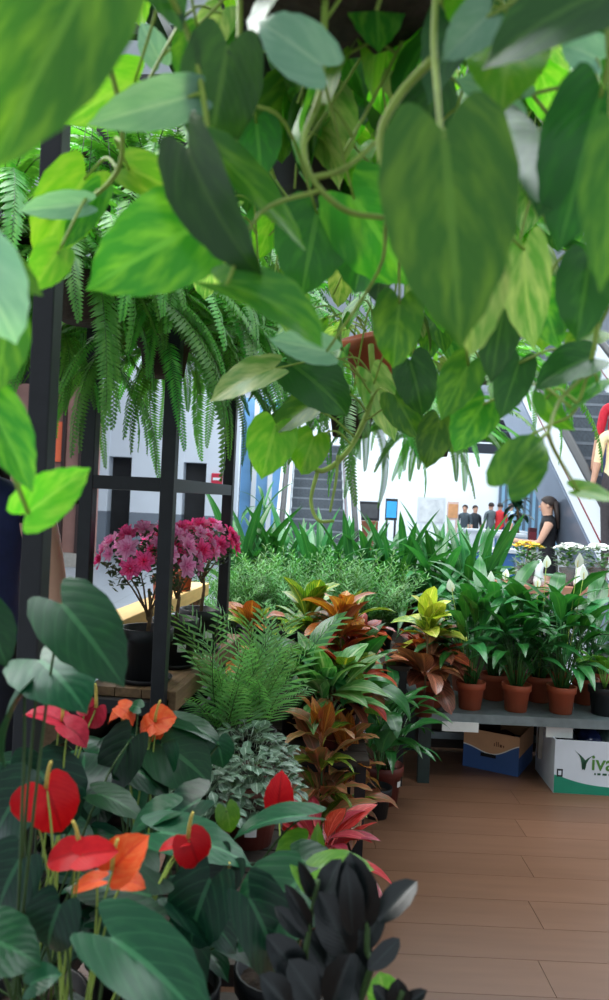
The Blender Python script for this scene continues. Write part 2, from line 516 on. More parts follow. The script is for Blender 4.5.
# ------------------------------------------------------------------ the setting
def plankmat():
    m, nt, b, N, L = nodes('brown_floor_plank')
    tc = N.new('ShaderNodeTexCoord'); oi = N.new('ShaderNodeObjectInfo')
    ad = N.new('ShaderNodeVectorMath'); ad.operation = 'ADD'
    cb = N.new('ShaderNodeCombineXYZ')
    L.new(math_node(N, L, 'MULTIPLY', oi.outputs['Random'], 30.0), cb.inputs[2])
    L.new(tc.outputs['Object'], ad.inputs[0]); L.new(cb.outputs[0], ad.inputs[1])
    mp = N.new('ShaderNodeMapping'); mp.inputs['Scale'].default_value = (1.3, 14, 1)
    L.new(ad.outputs[0], mp.inputs[0])
    nz = N.new('ShaderNodeTexNoise'); nz.inputs['Scale'].default_value = 2.2; nz.inputs['Detail'].default_value = 6
    L.new(mp.outputs[0], nz.inputs['Vector'])
    col = mixc(N, L, nz.outputs['Fac'], lin((94, 64, 46)), lin((114, 81, 62)))
    hs = N.new('ShaderNodeHueSaturation'); L.new(col, hs.inputs['Color'])
    L.new(math_node(N, L, 'MULTIPLY_ADD', oi.outputs['Random'], 0.14, 0.93), hs.inputs['Value'])
    L.new(hs.outputs[0], b.inputs['Base Color'])
    b.inputs['Roughness'].default_value = 0.42
    return m


M_['plank'] = plankmat()
M_['slab'] = pm('floor_base', (70, 48, 36), 0.7)


def tilemat(name, a, j, size, rough=0.3):
    m, nt, b, N, L = nodes(name)
    tc = N.new('ShaderNodeTexCoord'); br = N.new('ShaderNodeTexBrick')
    br.offset = 0
    br.inputs['Scale'].default_value = 1.0 / size
    br.inputs['Brick Width'].default_value = 1; br.inputs['Row Height'].default_value = 1; br.inputs['Mortar Size'].default_value = 0.008
    br.inputs['Color1'].default_value = lin(a) + (1,); br.inputs['Color2'].default_value = tuple(x * 0.93 for x in lin(a)) + (1,); br.inputs['Mortar'].default_value = lin(j) + (1,)
    L.new(tc.outputs['Object'], br.inputs['Vector']); L.new(br.outputs[0], b.inputs['Base Color'])
    b.inputs['Roughness'].default_value = rough
    return m


M_['mall_tile'] = tilemat('grey_mall_tile', (146, 152, 160), (112, 116, 122), 0.6)
fl = MB().box(-1.4, 3.6, -1.2, 4.9, -0.08, -0.004).add('floor', M_['slab'], smooth=False)
tag(fl, kind='structure')
pw, pl = 0.19, 1.3
pme = MB().box(0.001, pl - 0.001, 0.0008, pw - 0.0008, -0.012, 0).mesh('plank', M_['plank'], False)
for r in range(22):
    y = 1.0 + r * pw
    if y + pw > 4.9: break
    x = -1.4 - ((r * 0.47) % 1.0) * pl
    while x < 3.59:
        x0, x1 = max(x, -1.4), min(x + pl, 3.6)
        if x1 - x0 > pl - .001: obj('plank', pme, fl, loc=(x, y, 0.0))
        elif x1 - x0 > .02: MB().box(0.001, x1 - x0 - 0.001, 0.0008, pw - 0.0008, -0.012, 0).add('plank', M_['plank'], fl, loc=(x0, y, 0.0), smooth=False)
        x += pl
mf = MB().box(-10, -1.4, -1.2, 26, -0.1, -0.002).box(-1.4, 12, 4.9, 26, -0.1, -0.002).add('floor_mall', M_['mall_tile'], smooth=False)
tag(mf, kind='structure')
M_['ceil'] = pm('white_ceiling_panel', (206, 210, 216), 0.6, 0.03, 3)
M_['ceil_joint'] = pm('ceiling_joint', (120, 124, 130), 0.7)
ce = MB().box(-10, 12, 5.5, 26, 5.04, 5.2).box(-10, -4, -1.2, 5.5, 5.04, 5.2).box(5, 12, -1.2, 5.5, 5.04, 5.2).add('ceiling', M_['ceil_joint'], smooth=False)
tag(ce, kind='structure')
cme = MB().box(0.006, 0.594, 0.006, 1.194, 5.0, 5.04).mesh('panel', M_['ceil'], False)
for i in range(-8, 4):
    for j in range(6): obj('panel', cme, ce, loc=(i * 0.6, 5.5 + j * 1.2, 0))
big = MB().box(-10, 12, 12.71, 26, 5.0, 5.04).box(-10, -4.81, 5.5, 12.69, 5.0, 5.04).box(2.41, 12, 5.5, 12.69, 5.0, 5.04).add('far_panelling', M_['ceil'], ce, smooth=False)

# left mall wall with dark openings
WALL = pm('mall_white_wall', (214, 222, 232), 0.5, 0.03, 2)
DADO = pm('grey_dado', (118, 128, 140), 0.5, 0.05, 2)
DARK = pm('dark_opening', (22, 24, 28), 0.6, 0.3, 3)


def XZ(px, py, d):
    p = P(px, py, d)
    return p.x, p.z


D0 = 18.0
wl = MB().box(XZ(-60, 480, D0)[0], XZ(238, 480, D0)[0], D0 + 0.4, D0 + 0.6, 0, 5.0).add('wall_left', DARK, smooth=False)
tag(wl, kind='structure')
for (a, b_) in ((86, 108), (131, 183), (206, 238)):
    x0, x1 = XZ(a, 480, D0)[0], XZ(b_, 480, D0)[0]
    MB().box(x0, x1, D0, D0 + 0.4, 0.98, 5.0).add('panel', WALL, wl, smooth=False)
    MB().box(x0, x1, D0 - 0.02, D0 + 0.4, 0, 0.98).add('dado_panel', DADO, wl, smooth=False)
for (a, b_, top) in ((108, 131, 456), (183, 206, 462)):
    x0, x1, zt = XZ(a, 480, D0)[0], XZ(b_, 480, D0)[0], XZ(a, top, D0)[1]
    MB().box(x0, x1, D0 + 0.02, D0 + 0.4, zt, 5.0).add('lintel_panel', WALL, wl, smooth=False)
o = thing('wall_sign', 'small square red sign on the white mall wall above the azaleas', 'sign', P(217, 479, D0))
bevelled(MB().box(-0.13, 0.13, -0.05, 0.0, -0.13, 0.13).add('panel', pm('sign_red', (196, 36, 66), 0.4), o, smooth=False), 0.02)
MB().box(-0.09, 0.09, -0.055, -0.05, -0.03, 0.03).add('white_mark', M_['white'], o, smooth=False)

# terracotta shopfront at far left
o = thing('shopfront', 'terracotta coloured shopfront with dark glazing bars beyond the rack', 'shopfront', (P(60, 500, 14.5).x, 14.5, 0))
FR = pm('dark_brown_frame', (46, 30, 30), 0.5)
CL = pm('dusky_terracotta_wall', (150, 112, 104), 0.6, 0.15, 3)
MB().box(-1.6, 0.62, 0.25, 0.35, 0, 3.4).add('back_wall', CL, o, smooth=False)
MB().box(-1.6, 0.62, 0.0, 0.25, 0, 0.25).add('base_step', pm('stone_step', (150, 146, 140), 0.5), o, smooth=False)
for x in (-1.1, -0.55, -0.02, 0.3, 0.58): MB().box(x - 0.03, x + 0.03, 0.1, 0.2, 0.25, 3.4).add('mullion', FR, o, smooth=False)
MB().box(-1.6, 0.62, 0.1, 0.2, 1.18, 1.24).add('transom', FR, o, smooth=False)
MB().box(-0.5, -0.06, 0.14, 0.22, 1.95, 2.7).add('orange_panel', pm('orange_red_panel', (226, 104, 66), 0.5, 0.05), o, smooth=False)

# back wall of the mall, glass front, dark beams
DB = 24.0
wb = MB().box(-10, 12, DB, DB + 0.3, 0, 5.0).add('wall_back', pm('bright_back_wall', (232, 238, 244), 0.5, 0.02, 2), smooth=False)
tag(wb, kind='structure')
GLZ = pm('pale_blue_glazing', (150, 196, 226), 0.15, 0.12, 1.5)
w1 = MB().box(XZ(500, 480, DB)[0], XZ(560, 480, DB)[0], DB - 0.06, DB, 0.3, 4.2).add('window_1', GLZ, smooth=False)
tag(w1, kind='structure')
for k in range(10):
    x = XZ(500 + k * 6.2, 480, DB)[0]
    MB().box(x - 0.035, x + 0.035, DB - 0.14, DB - 0.06, 0.3, 4.2).add('window_frame', pm('steel_mullion', (92, 110, 128), 0.4) if k == 0 else bpy.data.materials['steel_mullion'], w1, smooth=False)
w2 = MB().box(XZ(236, 480, 20)[0], XZ(286, 480, 20)[0], 20, 20.2, 0, 4.0).add('window_2', pm('deep_blue_glazing', (120, 170, 216), 0.2, 0.2, 1.2), smooth=False)
tag(w2, kind='structure')
for px in (238, 254, 270, 284):
    x = XZ(px, 480, 20)[0]
    MB().box(x - 0.06, x + 0.06, 19.9, 20, 0, 4.0).add('window_frame', M_['white'], w2, smooth=False)
for k, (py, d) in enumerate(((425, 17.0), (437, 18.5), (449, 20.0))):
    x, z = XZ(500, py, d)
    t_ = MB().box(XZ(425, py, d)[0], x + 1.6, d, d + 0.3, z - 0.12, z + 0.12).add('trim_%d' % (k + 1), pm('dark_fascia', (40, 46, 56), 0.5) if k == 0 else bpy.data.materials['dark_fascia'], smooth=False)
    tag(t_, kind='structure')


# ------------------------------------------------------------------ escalators
STEEL = pm('brushed_steel_cladding', (124, 136, 154), 0.3, 0.06, 2, metal=0.6)
STEP = pm('ribbed_step', (84, 92, 100), 0.5, 0.2, 30)
RAIL = pm('black_rubber_rail', (24, 24, 28), 0.5)
BALW = pm('white_balustrade', (226, 232, 238), 0.35, 0.02, 2)


def escalator(label, x0, y0, w, n, slope, z0, truss, bal, clad=None, bw=0.1):
    run = 0.2 / slope
    o = thing('escalator', label, 'escalator', (x0, y0, 0))
    sm = MB().box(0.0, w, 0, run * 1.05, -0.22, 0).mesh('step', STEP, False)
    em = MB().box(0.0, w, -0.006, 0.02, -0.03, 0.004).mesh('step_edge', pm('step_edge_line', (122, 130, 138), 0.5) if 'step_edge_line' not in bpy.data.materials else bpy.data.materials['step_edge_line'], False)
    for i in range(n):
        s = obj('step', sm, o, loc=(0, i * run, z0 + 0.2 * (i + 1)))
        obj('step_edge', em, s)
    L_, top = n * run, z0 + n * 0.2
    for side, (a, b_) in (('l', (-bw, 0.0)), ('r', (w, w + bw))):
        lo0, lo1 = z0 - truss, top - truss
        MB().prism([(-0.3, max(0.0, lo0 - 0.3 * slope)), (-0.3, z0 + 0.06), (0, z0 + 0.12), (L_, top + 0.12), (L_, lo1)] if lo0 > 0 else
                   [(-0.3, 0), (-0.3, z0 + 0.06), (0, z0 + 0.12), (L_, top + 0.12), (L_, lo1), (max(0.0, -lo0 / slope), 0)], a, b_).add('side_cladding', clad or STEEL, o, smooth=False)
        MB().prism([(-0.3, z0 + 0.07), (-0.25, z0 + bal * 0.8), (0, z0 + bal), (L_, top + bal), (L_, top + 0.13), (0, z0 + 0.13)], a + 0.02, b_ - 0.02).add('balustrade', BALW, o, smooth=False)
        MB().prism([(0, z0 + bal * 0.52), (L_, top + bal * 0.52), (L_, top + bal * 0.52 + 0.014), (0, z0 + bal * 0.52 + 0.014)], a + 0.01, a + 0.02).add('red_line', pm('dark_red_line', (120, 40, 48), 0.5), o, smooth=False)
        c = (a + b_) / 2
        MB().tube([(c, -0.32, z0 + bal * 0.6), (c, -0.2, z0 + bal + 0.0), (c, 0, z0 + bal + 0.05), (c, L_, top + bal + 0.05)], 0.05, 8).add('handrail', RAIL, o)
    return o


escalator('steel escalator with ribbed steps rising between white balustrades behind the plants', XZ(291, 500, 14.0)[0], 13.2, 1.0, 13, 0.57, 0.1, 0.9, 0.85, BALW, 0.26)
# right one: side face at x = 2.95, lower edge passes y 10.1 z 1.85
escalator('steel escalator carrying two riders with slanted steel and white side', 2.95, 7.3, 1.15, 22, 0.65, 0.71, 0.69, 0.62)


# ------------------------------------------------------------------ people
SKIN = pm('skin', (206, 160, 136), 0.5, 0.05, 20)
HAIR = pm('dark_brown_hair', (40, 28, 24), 0.55, 0.3, 60)


def human(label, loc, rz, h, top, bottom, pose='stand', sleeves=True, long_trousers=True, fingers=False, hair='short', skirt=None, arms=None, group=None, shoes=(30, 28, 30), hands=True):
    """one continuous figure grown from a joint skeleton; local x = its right, y = facing, height h"""
    o = thing('person', label, 'person', loc, rz, group)
    k = h / 1.7
    J, E, R = [], [], []

    def j(x, y, z, rx, ry=None, up=None, part='skin'):
        J.append((V((x * k, y * k, z * k)), part)); R.append((rx * k, (ry or rx) * k))
        if up is not None: E.append((up, len(J) - 1))
        return len(J) - 1
    sit = pose == 'sit'
    dz = -0.42 if sit else 0.0
    pel = j(0, 0, 0.95 + dz, .15, .11, None, 'b')
    sp1 = j(0, 0.0, 1.10 + dz, .135, .10, pel, 't')
    ch = j(0, 0.0, 1.28 + dz, .155, .11, sp1, 't')
    up = j(0, -0.005, 1.40 + dz, .12, .085, ch, 't')
    nk = j(0, 0.0, 1.475 + dz, .055, .055, up, 'skin')
    h0 = j(0, 0.02, 1.545 + dz, .068, .078, nk, 'head')
    h1 = j(0, 0.015, 1.62 + dz, .072, .088, h0, 'head')
    h2 = j(0, 0.01, 1.675 + dz, .05, .06, h1, 'head')
    for s in (-1, 1):
        a = (arms or {}).get(s, ((.04, .0, -.27), (.03, .06, -.25)))
        sh = j(s * .175, -0.01, 1.39 + dz, .058, .058, up, 't')
        el = V((s * (.175 + a[0][0]), a[0][1], 1.39 + dz + a[0][2]))
        wr = el + V((s * a[1][0], a[1][1], a[1][2]))
        e = j(el.x, el.y, el.z, .042, None, sh, 't' if sleeves else 'skin')
        w = j(wr.x, wr.y, wr.z, .028, None, e, 'skin')
        d = (wr - el).normalized()
        pm_ = wr + d * 0.075
        hd = j(pm_.x, pm_.y, pm_.z, .036, .018, w, 'skin')
        if fingers:
            side = V((0, 1, 0)) if abs(d.y) < 0.8 else V((0, 0, 1))
            side = (side - d * side.dot(d)).normalized()
            for q, ln in ((-1.5, .062), (-.5, .078), (.5, .082), (1.5, .07)):
                f0 = pm_ + d * 0.03 + side * q * 0.019
                f1 = f0 + d * ln * 0.55 + V((-s * .008, 0, 0))
                f2 = f1 + d * ln * 0.45 + V((-s * .018, 0, 0))
                i0 = j(*f0, .009, None, hd, 'skin'); i1 = j(*f1, .0082, None, i0, 'skin'); j(*f2, .0065, None, i1, 'skin')
            t0 = pm_ - d * 0.03 + side * 0.045
            t1 = t0 + d * 0.04 + side * 0.018
            i0 = j(*t0, .011, None, hd, 'skin'); j(*t1, .008, None, i0, 'skin')
        else:
            f = pm_ + d * 0.07
            j(*f, .026, .012, hd, 'skin')
        hp = j(s * .095, 0.0, 0.9 + dz, .10, .10, pel, 'b')
        lp = 'b' if long_trousers else 'skin'
        if sit:
            kn = j(s * .11, .42, 0.5, .062, None, hp, lp)
            an = j(s * .11, .44, 0.09, .04, None, kn, lp)
        else:
            kn = j(s * .10, .015, 0.5, .062, None, hp, lp)
            an = j(s * .10, -.01, 0.085, .04, None, kn, lp)
        ay = .44 if sit else -.01
        j(s * .105, ay + .16, 0.035, .038, .03, an, 'shoe')
    me = bpy.data.meshes.new('body')
    me.from_pydata([tuple(p) for p, _ in J], E, [])
    b = bpy.data.objects.new('body', me)
    COL.objects.link(b)
    sk = b.modifiers.new('skin', 'SKIN')
    for i, r in enumerate(R):
        me.skin_vertices[0].data[i].radius = r
    me.skin_vertices[0].data[0].use_root = True
    ss = b.modifiers.new('sub', 'SUBSURF'); ss.levels = 2 if fingers else 1; ss.render_levels = ss.levels
    dg = bpy.context.evaluated_depsgraph_get()
    m2 = bpy.data.meshes.new_from_object(b.evaluated_get(dg))
    bpy.data.objects.remove(b)
    m2.name = 'body'
    m2.materials.clear()
    order = {'skin': 0, 'head': 0, 't': 1, 'b': 2, 'shoe': 3}
    nm = label[:40]
    for m in (SKIN, pm('top ' + nm, top, 0.8, 0.15, 30), pm('bottom ' + nm, bottom, 0.8, 0.15, 30), pm('shoe ' + nm, shoes, 0.5)): m2.materials.append(m)
    segs = [(J[a][0], J[c][0], R[a], R[c], J[c][1] if J[c][1] != 'skin' or J[a][1] in ('skin', 'head') else (J[a][1] if (J[a][1] == 't' and J[c][1] == 'skin' and c == nk) else J[c][1])) for a, c in E]
    for p in m2.polygons:
        c = p.center
        best, bp_ = 9, 't'
        for a, d, ra, rc, part in segs:
            ab = d - a
            t = max(0, min(1, (c - a).dot(ab) / max(1e-9, ab.length_squared)))
            dd = (c - (a + ab * t)).length / (max(ra) * (1 - t) + max(rc) * t)
            if dd < best: best, bp_ = dd, part
        p.material_index = order[bp_]
        p.use_smooth = True
    body = obj('body', m2, o)
    # hair, eyes, mouth
    hc = V((0, 0.005, 1.63 + dz)) * k
    mb = MB()
    ring, segn = 7, 14
    for i in range(ring + 1):
        th = PI * 0.62 * i / ring
        for q in range(segn):
            a = 2 * PI * q / segn
            front = max(0.0, math.sin(a))
            t2 = th * (1 - 0.42 * front)
            mb.v.append(hc + V((.086 * math.sin(t2) * math.cos(a), .104 * math.sin(t2) * math.sin(a) - 0.004, .088 * math.cos(t2))) * k)
    for i in range(ring):
        for q in range(segn):
            q2 = (q + 1) % segn
            mb.face([i * segn + q, i * segn + q2, (i + 1) * segn + q2, (i + 1) * segn + q])
    if hair == 'long':
        for x in (-.05, -.025, 0, .025, .05):
            mb.tube([hc + V((x, -.075, 0.02)) * k, hc + V((x * 1.3, -.105, -.14)) * k, hc + V((x * 1.2, -.12, -.30)) * k], .034 * k, 6, .018 * k)
    mb.add('hair', HAIR, o)
    mb = MB()
    for s in (-1, 1): mb.ball(V((s * .03, .098, 1.612 + dz)) * k, .011 * k, .006 * k, .006 * k, 8, 4)
    mb.add('eyes', pm('eye ' + nm, (36, 30, 30), 0.3), o)
    mb = MB(); mb.ball(V((0, .103, 1.583 + dz)) * k, .009 * k, .011 * k, .017 * k, 8, 5); mb.add('nose', SKIN, o)
    mb = MB(); mb.ball(V((0, .094, 1.543 + dz)) * k, .022 * k, .008 * k, .007 * k, 8, 4); mb.add('mouth', pm('lip ' + nm, (150, 84, 80), 0.4), o)
    mb = MB()
    for s in (-1, 1): mb.ball(V((s * .074, .01, 1.6 + dz)) * k, .01 * k, .02 * k, .03 * k, 8, 5)
    mb.add('ears', SKIN, o)
    if skirt:
        z0, z1 = skirt
        prof = [(.175, z0 - 0.95), (.172, z0 - .94), (.165, (z0 + z1) / 2 - .95), (.15, z1 - .95), (.145, z1 - .95)]
        MB().lathe([(r * k, z * k) for r, z in prof], 16, M=Matrix.Translation((0, 0, .95 * k)) @ Matrix.Diagonal((1.05, .82, 1, 1)), cap=False).add('dress_skirt', bpy.data.materials['top ' + nm], o)
    return o


pp = P(-22, 500, 2.35)
human('person in a navy sleeveless top and dark trousers standing behind the near black post', (pp.x, 2.35, 0), math.radians(200), 1.7, (28, 36, 78), (26, 28, 40), sleeves=False, fingers=True, hair='long',
      arms={-1: ((.06, .0, -.27), (.03, .05, -.25)), 1: ((.05, .0, -.27), (.03, .08, -.24))})
pp = P(548, 520, 8.75)
human('woman with long dark hair in a short black dress beside the slanted escalator', (pp.x, 8.75, 0), math.radians(75), 1.61, (24, 24, 28), (24, 24, 28), sleeves=False, long_trousers=False, hair='long', skirt=(.8, 1.02), shoes=(190, 190, 190),
      arms={-1: ((.02, .10, -.24), (.0, .22, .02)), 1: ((.03, -.03, -.27), (.02, .06, -.25))})
pp = P(620, 470, 8.0)
human('rider in a red shirt higher up on the escalator', (pp.x, 8.0, 1.13), math.radians(-10), 1.72, (196, 36, 56), (52, 60, 104), hair='short')
pp = P(620, 470, 7.3)
human('rider in a cream top lower down on the escalator', (pp.x, 7.32, 0.915), math.radians(-10), 1.55, (232, 214, 170), (60, 56, 60), hair='short')
for i, (px, pose, top, lab) in enumerate(((465, 'sit', (64, 76, 84), 'far seated person in a grey jacket beside the orange poster'), (475, 'sit', (44, 52, 58), 'far seated person in a black jacket between two others'),
                                           (491, 'stand', (92, 104, 108), 'far standing person in a grey coat and jeans'), (500, 'stand', (204, 50, 54), 'far standing person in a bright red shirt'), (511, 'stand', (170, 196, 226), 'far standing person in a pale blue shirt'))):
    d = 22.4
    x = P(px, 512, d).x
    z = 0.0 if pose == 'stand' else 0.30
    human(lab, (x, d, z if pose == 'sit' else 0.0), math.radians((150, 200, 20, -30, 90)[i]), 1.62, top, (58, 66, 96), pose=pose, group=None)

# ------------------------------------------------------------------ far kiosk things
d = 16.8


def stool(x, y, label):
    o = thing('bar_stool', label, 'stool', (x, y, 0))
    MB().lathe([(0.002, .76), (.19, .76), (.2, .8), (.19, .835), (.002, .84)], 16, cap=False).add('seat', pm('stool_seat', (44, 46, 50), .5), o)
    MB().tube([(0, 0, .02), (0, 0, .76)], .03, 8).add('pole', M_['wire'], o)
    MB().lathe([(.002, 0), (.22, 0), (.2, .02), (.002, .03)], 16, cap=False).add('base', M_['wire'], o)


stool(P(465, 512, 22.4).x, 22.4, 'far stool under the seated person in the grey jacket')
stool(P(475, 512, 22.4).x, 22.4, 'far stool under the seated person in the black jacket')


def poster(name, label, cat, px0, px1, py0, py1, d, rgb, frame, legs=True, emit=0.0, extra=None):
    a, b_ = P(px0, py1, d), P(px1, py0, d)
    cx = (a.x + b_.x) / 2
    w, z0, z1 = (b_.x - a.x) / 2, min(a.z, b_.z), max(a.z, b_.z)
    o = thing(name, label, cat, (cx, d, 0))
    MB().box(-w, w, 0, 0.05, z0, z1).add('frame', frame, o, smooth=False)
    MB().box(-w * .84, w * .84, -0.012, 0.0, z0 + .05, z1 - .05).add('face', pm(name + '_face', rgb, .3, .25, 4, emit=emit), o, smooth=False)
    if legs:
        for s in (-1, 1): MB().box(s * w * .7 - .02, s * w * .7 + .02, 0.0, 0.05, 0, z0).add('leg', frame, o, smooth=False)
        MB().box(-w, w, -.15, .2, 0, .03).add('foot', frame, o, smooth=False)
    return o


DKF = pm('charcoal_frame', (42, 44, 50), .5)
poster('display_screen', 'glowing blue screen on a stand beyond the escalator', 'screen', 385, 398, 499, 520, 15.0, (58, 150, 214), DKF, emit=0.5)
poster('display_stand', 'dark grey display frame left of the blue screen', 'display', 357, 380, 502, 520, 15.2, (92, 94, 98), DKF)
poster('white_board', 'white notice board with a black rectangle in the far kiosk', 'board', 417, 446, 498, 524, 15.6, (228, 234, 240), M_['white'])
poster('orange_poster', 'orange and pink poster on a stand in the far kiosk', 'poster', 447, 459, 502, 520, 16.2, (236, 170, 120), pm('pale_frame', (230, 200, 190), .5))
poster('striped_sign', 'dark red striped sign board beside the woman in black', 'sign', 528, 537, 528, 552, 9.2, (108, 48, 58), pm('dark_red_frame', (76, 36, 44), .5))
# chair in front of the display
pc = P(372, 520, 14.4)
o = thing('lounge_chair', 'brown wooden chair before the dark grey display', 'chair', (pc.x, 14.4, 0), 0.4)
BR = pm('brown_leather', (136, 84, 60), .5, .2, 8)
bevelled(MB().box(-.24, .24, -.24, .24, .40, .48).add('seat', BR, o, smooth=False), .02)
bevelled(MB().box(-.24, .24, .18, .25, .50, 1.12).add('backrest', BR, o, smooth=False), .02)
for sx in (-.21, .21):
    for sy in (-.21, .21): MB().box(sx - .02, sx + .02, sy - .02, sy + .02, 0, .40 if sy < 0 else .52).add('leg', DKF, o, smooth=False)
# white counters and blue bench
def counter(label, px0, px1, py_top, d, rgb, h_stripes=0, name='counter'):
    a, b_ = P(px0, py_top, d), P(px1, py_top, d)
    o = thing(name, label, 'counter', ((a.x + b_.x) / 2, d, 0))
    w, z = (b_.x - a.x) / 2, a.z
    MB().box(-w, w, 0, .5, 0.08, z - .05).add('body', pm(name + label[:12], rgb, .4, .05, 2), o, smooth=False)
    MB().box(-w - .04, w + .04, -.05, .55, z - .05, z).add('top', M_['white'], o, smooth=False)
    MB().box(-w + .05, w - .05, .05, .45, 0, .08).add('plinth', DKF, o, smooth=False)
    for i in range(h_stripes):
        x = -w + (i + .5) * 2 * w / h_stripes
        MB().box(x - w / h_stripes * .4, x + w / h_stripes * .4, -.02, 0, .15, z - .09).add('slat', pm('blue_slat', (66, 120, 168), .5) if 'blue_slat' not in bpy.data.materials else bpy.data.materials['blue_slat'], o, smooth=False)
    return o


counter('long white counter below the far seated people', 452, 526, 528, 20.8, (220, 226, 232))
counter('white counter with blue slats beside the red striped sign', 494, 527, 533, 14.0, (214, 224, 234), 9)
counter('low blue bench with a white top beyond the yellow flowers', 470, 522, 548, 12.0, (70, 116, 176))
pt = P(517, 520, 16.0)
o = thing('indoor_tree', 'dark leafy indoor tree in a pale tub by the glass front', 'tree', (pt.x, 16.0, 0))
pot(o, .26, .45, 'terracotta')
MB().tube([(0, 0, .3), (.03, 0, 1.0), (-.02, 0, 1.9)], .04, 6, .02).add('trunk', M_['bark'], o)
tl = blade('tree_leaf', M_['anth_dark'], 'lance', 1, .4, 4, 1, fold=.2, bend=(.3, -.5))
for i in range(60):
    a = i * 2.4
    obj('leaf', tl, o, mw=Matrix.Translation((rnd(-.1, .1), rnd(-.1, .1), rnd(1.1, 2.1))) @ Matrix.Rotation(a, 4, 'Z') @ Matrix.Rotation(rnd(-.7, .8), 4, 'X') @ Matrix.Scale(rnd(.25, .42), 4))


# ------------------------------------------------------------------ rack, benches, shelf, table
RZ = -math.radians(6.3)
rack = thing('plant_rack', 'tall black metal plant rack with a wooden plank and a pine beam', 'rack', (-0.402, 2.3, 0), RZ)
RM = Matrix.Translation((-0.402, 2.3, 0)) @ Matrix.Rotation(RZ, 4, 'Z')
t = 0.0205
for y in (-0.85, 0.0, 0.85):
    for x in (0.0, -0.245):
        bevelled(MB().box(x - t, x + t, y - t, y + t, 0, 2.68).add('post', M_['black_metal'], rack, smooth=False), .003)
    for z in (2.66,) + ((1.475,) if y >= 0 else ()) + ((0.815,) if y >= 0 else ()):
        MB().box(-0.245 + t, -t, y - .018, y + .018, z - .02, z + .02).add('cross_rail', M_['black_metal'], rack, smooth=False)
for x in (0.0, -0.245):
    MB().box(x - .018, x + .018, -.85 + t, .85 - t, 2.64, 2.68).add('top_rail', M_['black_metal'], rack, smooth=False)
    MB().box(x - .018, x + .018, t, .85 - t, 1.455, 1.495).add('side_rail', M_['black_metal'], rack, smooth=False)
    MB().box(x - .015, x + .015, t, .85 - t, .80, .835).add('side_rail', M_['black_metal'], rack, smooth=False)
for k in range(3):
    x0 = -0.225 + k * .083
    MB().box(x0, x0 + .08, .024, 1.05, .836, .862).add('plank', M_['wood'], rack, smooth=False)
bevelled(MB().box(.021, .046, .024, 1.05, .80, .862).add('edge_board', M_['wood'], rack, smooth=False), .003)
for k in range(3):
    x0 = -0.225 + k * .083
    MB().box(x0, x0 + .08, -.82, 1.0, .40, .425).add('plank', M_['bench'], rack, smooth=False)
for y in (-.85, 0, .85): MB().box(-0.245 + t, -t, y - .015, y + .015, .37, .399).add('cross_rail', M_['black_metal'], rack, smooth=False)
bevelled(MB().box(-.38, -.268, -.12, 1.75, .93, .995).add('pine_beam', M_['pine'], rack, smooth=False), .004)
MB().box(-.33, -.285, 1.6, 1.68, 0, .944).add('beam_support', M_['wood'], rack, smooth=False)
MB().box(-.33, -.285, -.05, 0.03, 0, .944).add('beam_support', M_['wood'], rack, smooth=False)


def tray(label, y):
    q = RM @ V((-.11, y, .426))
    o = thing('gap_filler_crate', label, 'crate', q, RZ)  # crates added to darken the bright gap under the rack
    MB().box(-.1, .1, -.13, -.122, 0, .24).box(-.1, .1, .122, .13, 0, .24).box(-.1, -.092, -.122, .122, 0, .24).box(.092, .1, -.122, .122, 0, .24).box(-.092, .092, -.122, .122, 0, .008).add('body', M_['blackpot'], o, smooth=False)
    MB().box(-.108, .108, -.138, -.131, .215, .24).box(-.108, .108, .131, .138, .215, .24).box(.101, .108, -.131, .131, .215, .24).box(-.108, -.101, -.131, .131, .215, .24).add('rim', M_['blackpot'], o, smooth=False)


MB().box(-.268, -.256, .0, 1.1, .43, .80).add('gap_screen_board', M_['bench'], rack, smooth=False)  # dark board added to screen off the bright floor behind the rack
tray('added black crate darkening the lower rack plank under the pink azalea', .2)
tray('added black crate darkening the middle of the lower rack plank', .48)
tray('added black crate darkening the far end of the lower rack plank', .76)


def bench(label, x0, x1, y0, y1, z, n, mat='bench', name='plant_bench'):
    o = thing(name, label, 'bench', ((x0 + x1) / 2, (y0 + y1) / 2, 0))
    w, d = (x1 - x0) / 2, (y1 - y0) / 2
    for i in range(n):
        a = -d + i * 2 * d / n
        MB().box(-w, w, a + .004, a + 2 * d / n - .004, z - .025, z).add('plank', M_[mat], o, smooth=False)
    for sx in (-1, 1):
        for sy in (-1, 1): MB().box(sx * (w - .03) - .02, sx * (w - .03) + .02, sy * (d - .04) - .02, sy * (d - .04) + .02, 0, z - .025).add('leg', M_['black_metal'], o, smooth=False)
    for sy in (-1, 1): MB().box(-w + .05, w - .05, sy * (d - .04) - .012, sy * (d - .04) + .012, z - .06, z - .026).add('apron', M_['black_metal'], o, smooth=False)
    return o


bench('dark wooden bench under the red anthuriums in front', -.44, .15, .72, 1.5, .5, 7)
bench('narrow dark bench under the silver nerve plants and palm', -.32, -.02, 1.58, 2.9, .5, 10)
bench('dark bench under the crotons beside the floor', -.45, .30, 3.02, 3.85, .45, 7)
bench('dark bench under the feathery asparagus ferns', -.75, .58, 4.0, 4.75, .62, 6)
lb = bench('long dark bench under the back row of strap-leaved plants', -.75, 1.75, 5.15, 6.0, .6, 7)
MB().box(-1.24, 1.24, -.42, -.41, .02, .574).add('front_panel', M_['bench'], lb, smooth=False)  # dark panel added to hide the bright floor under this bench

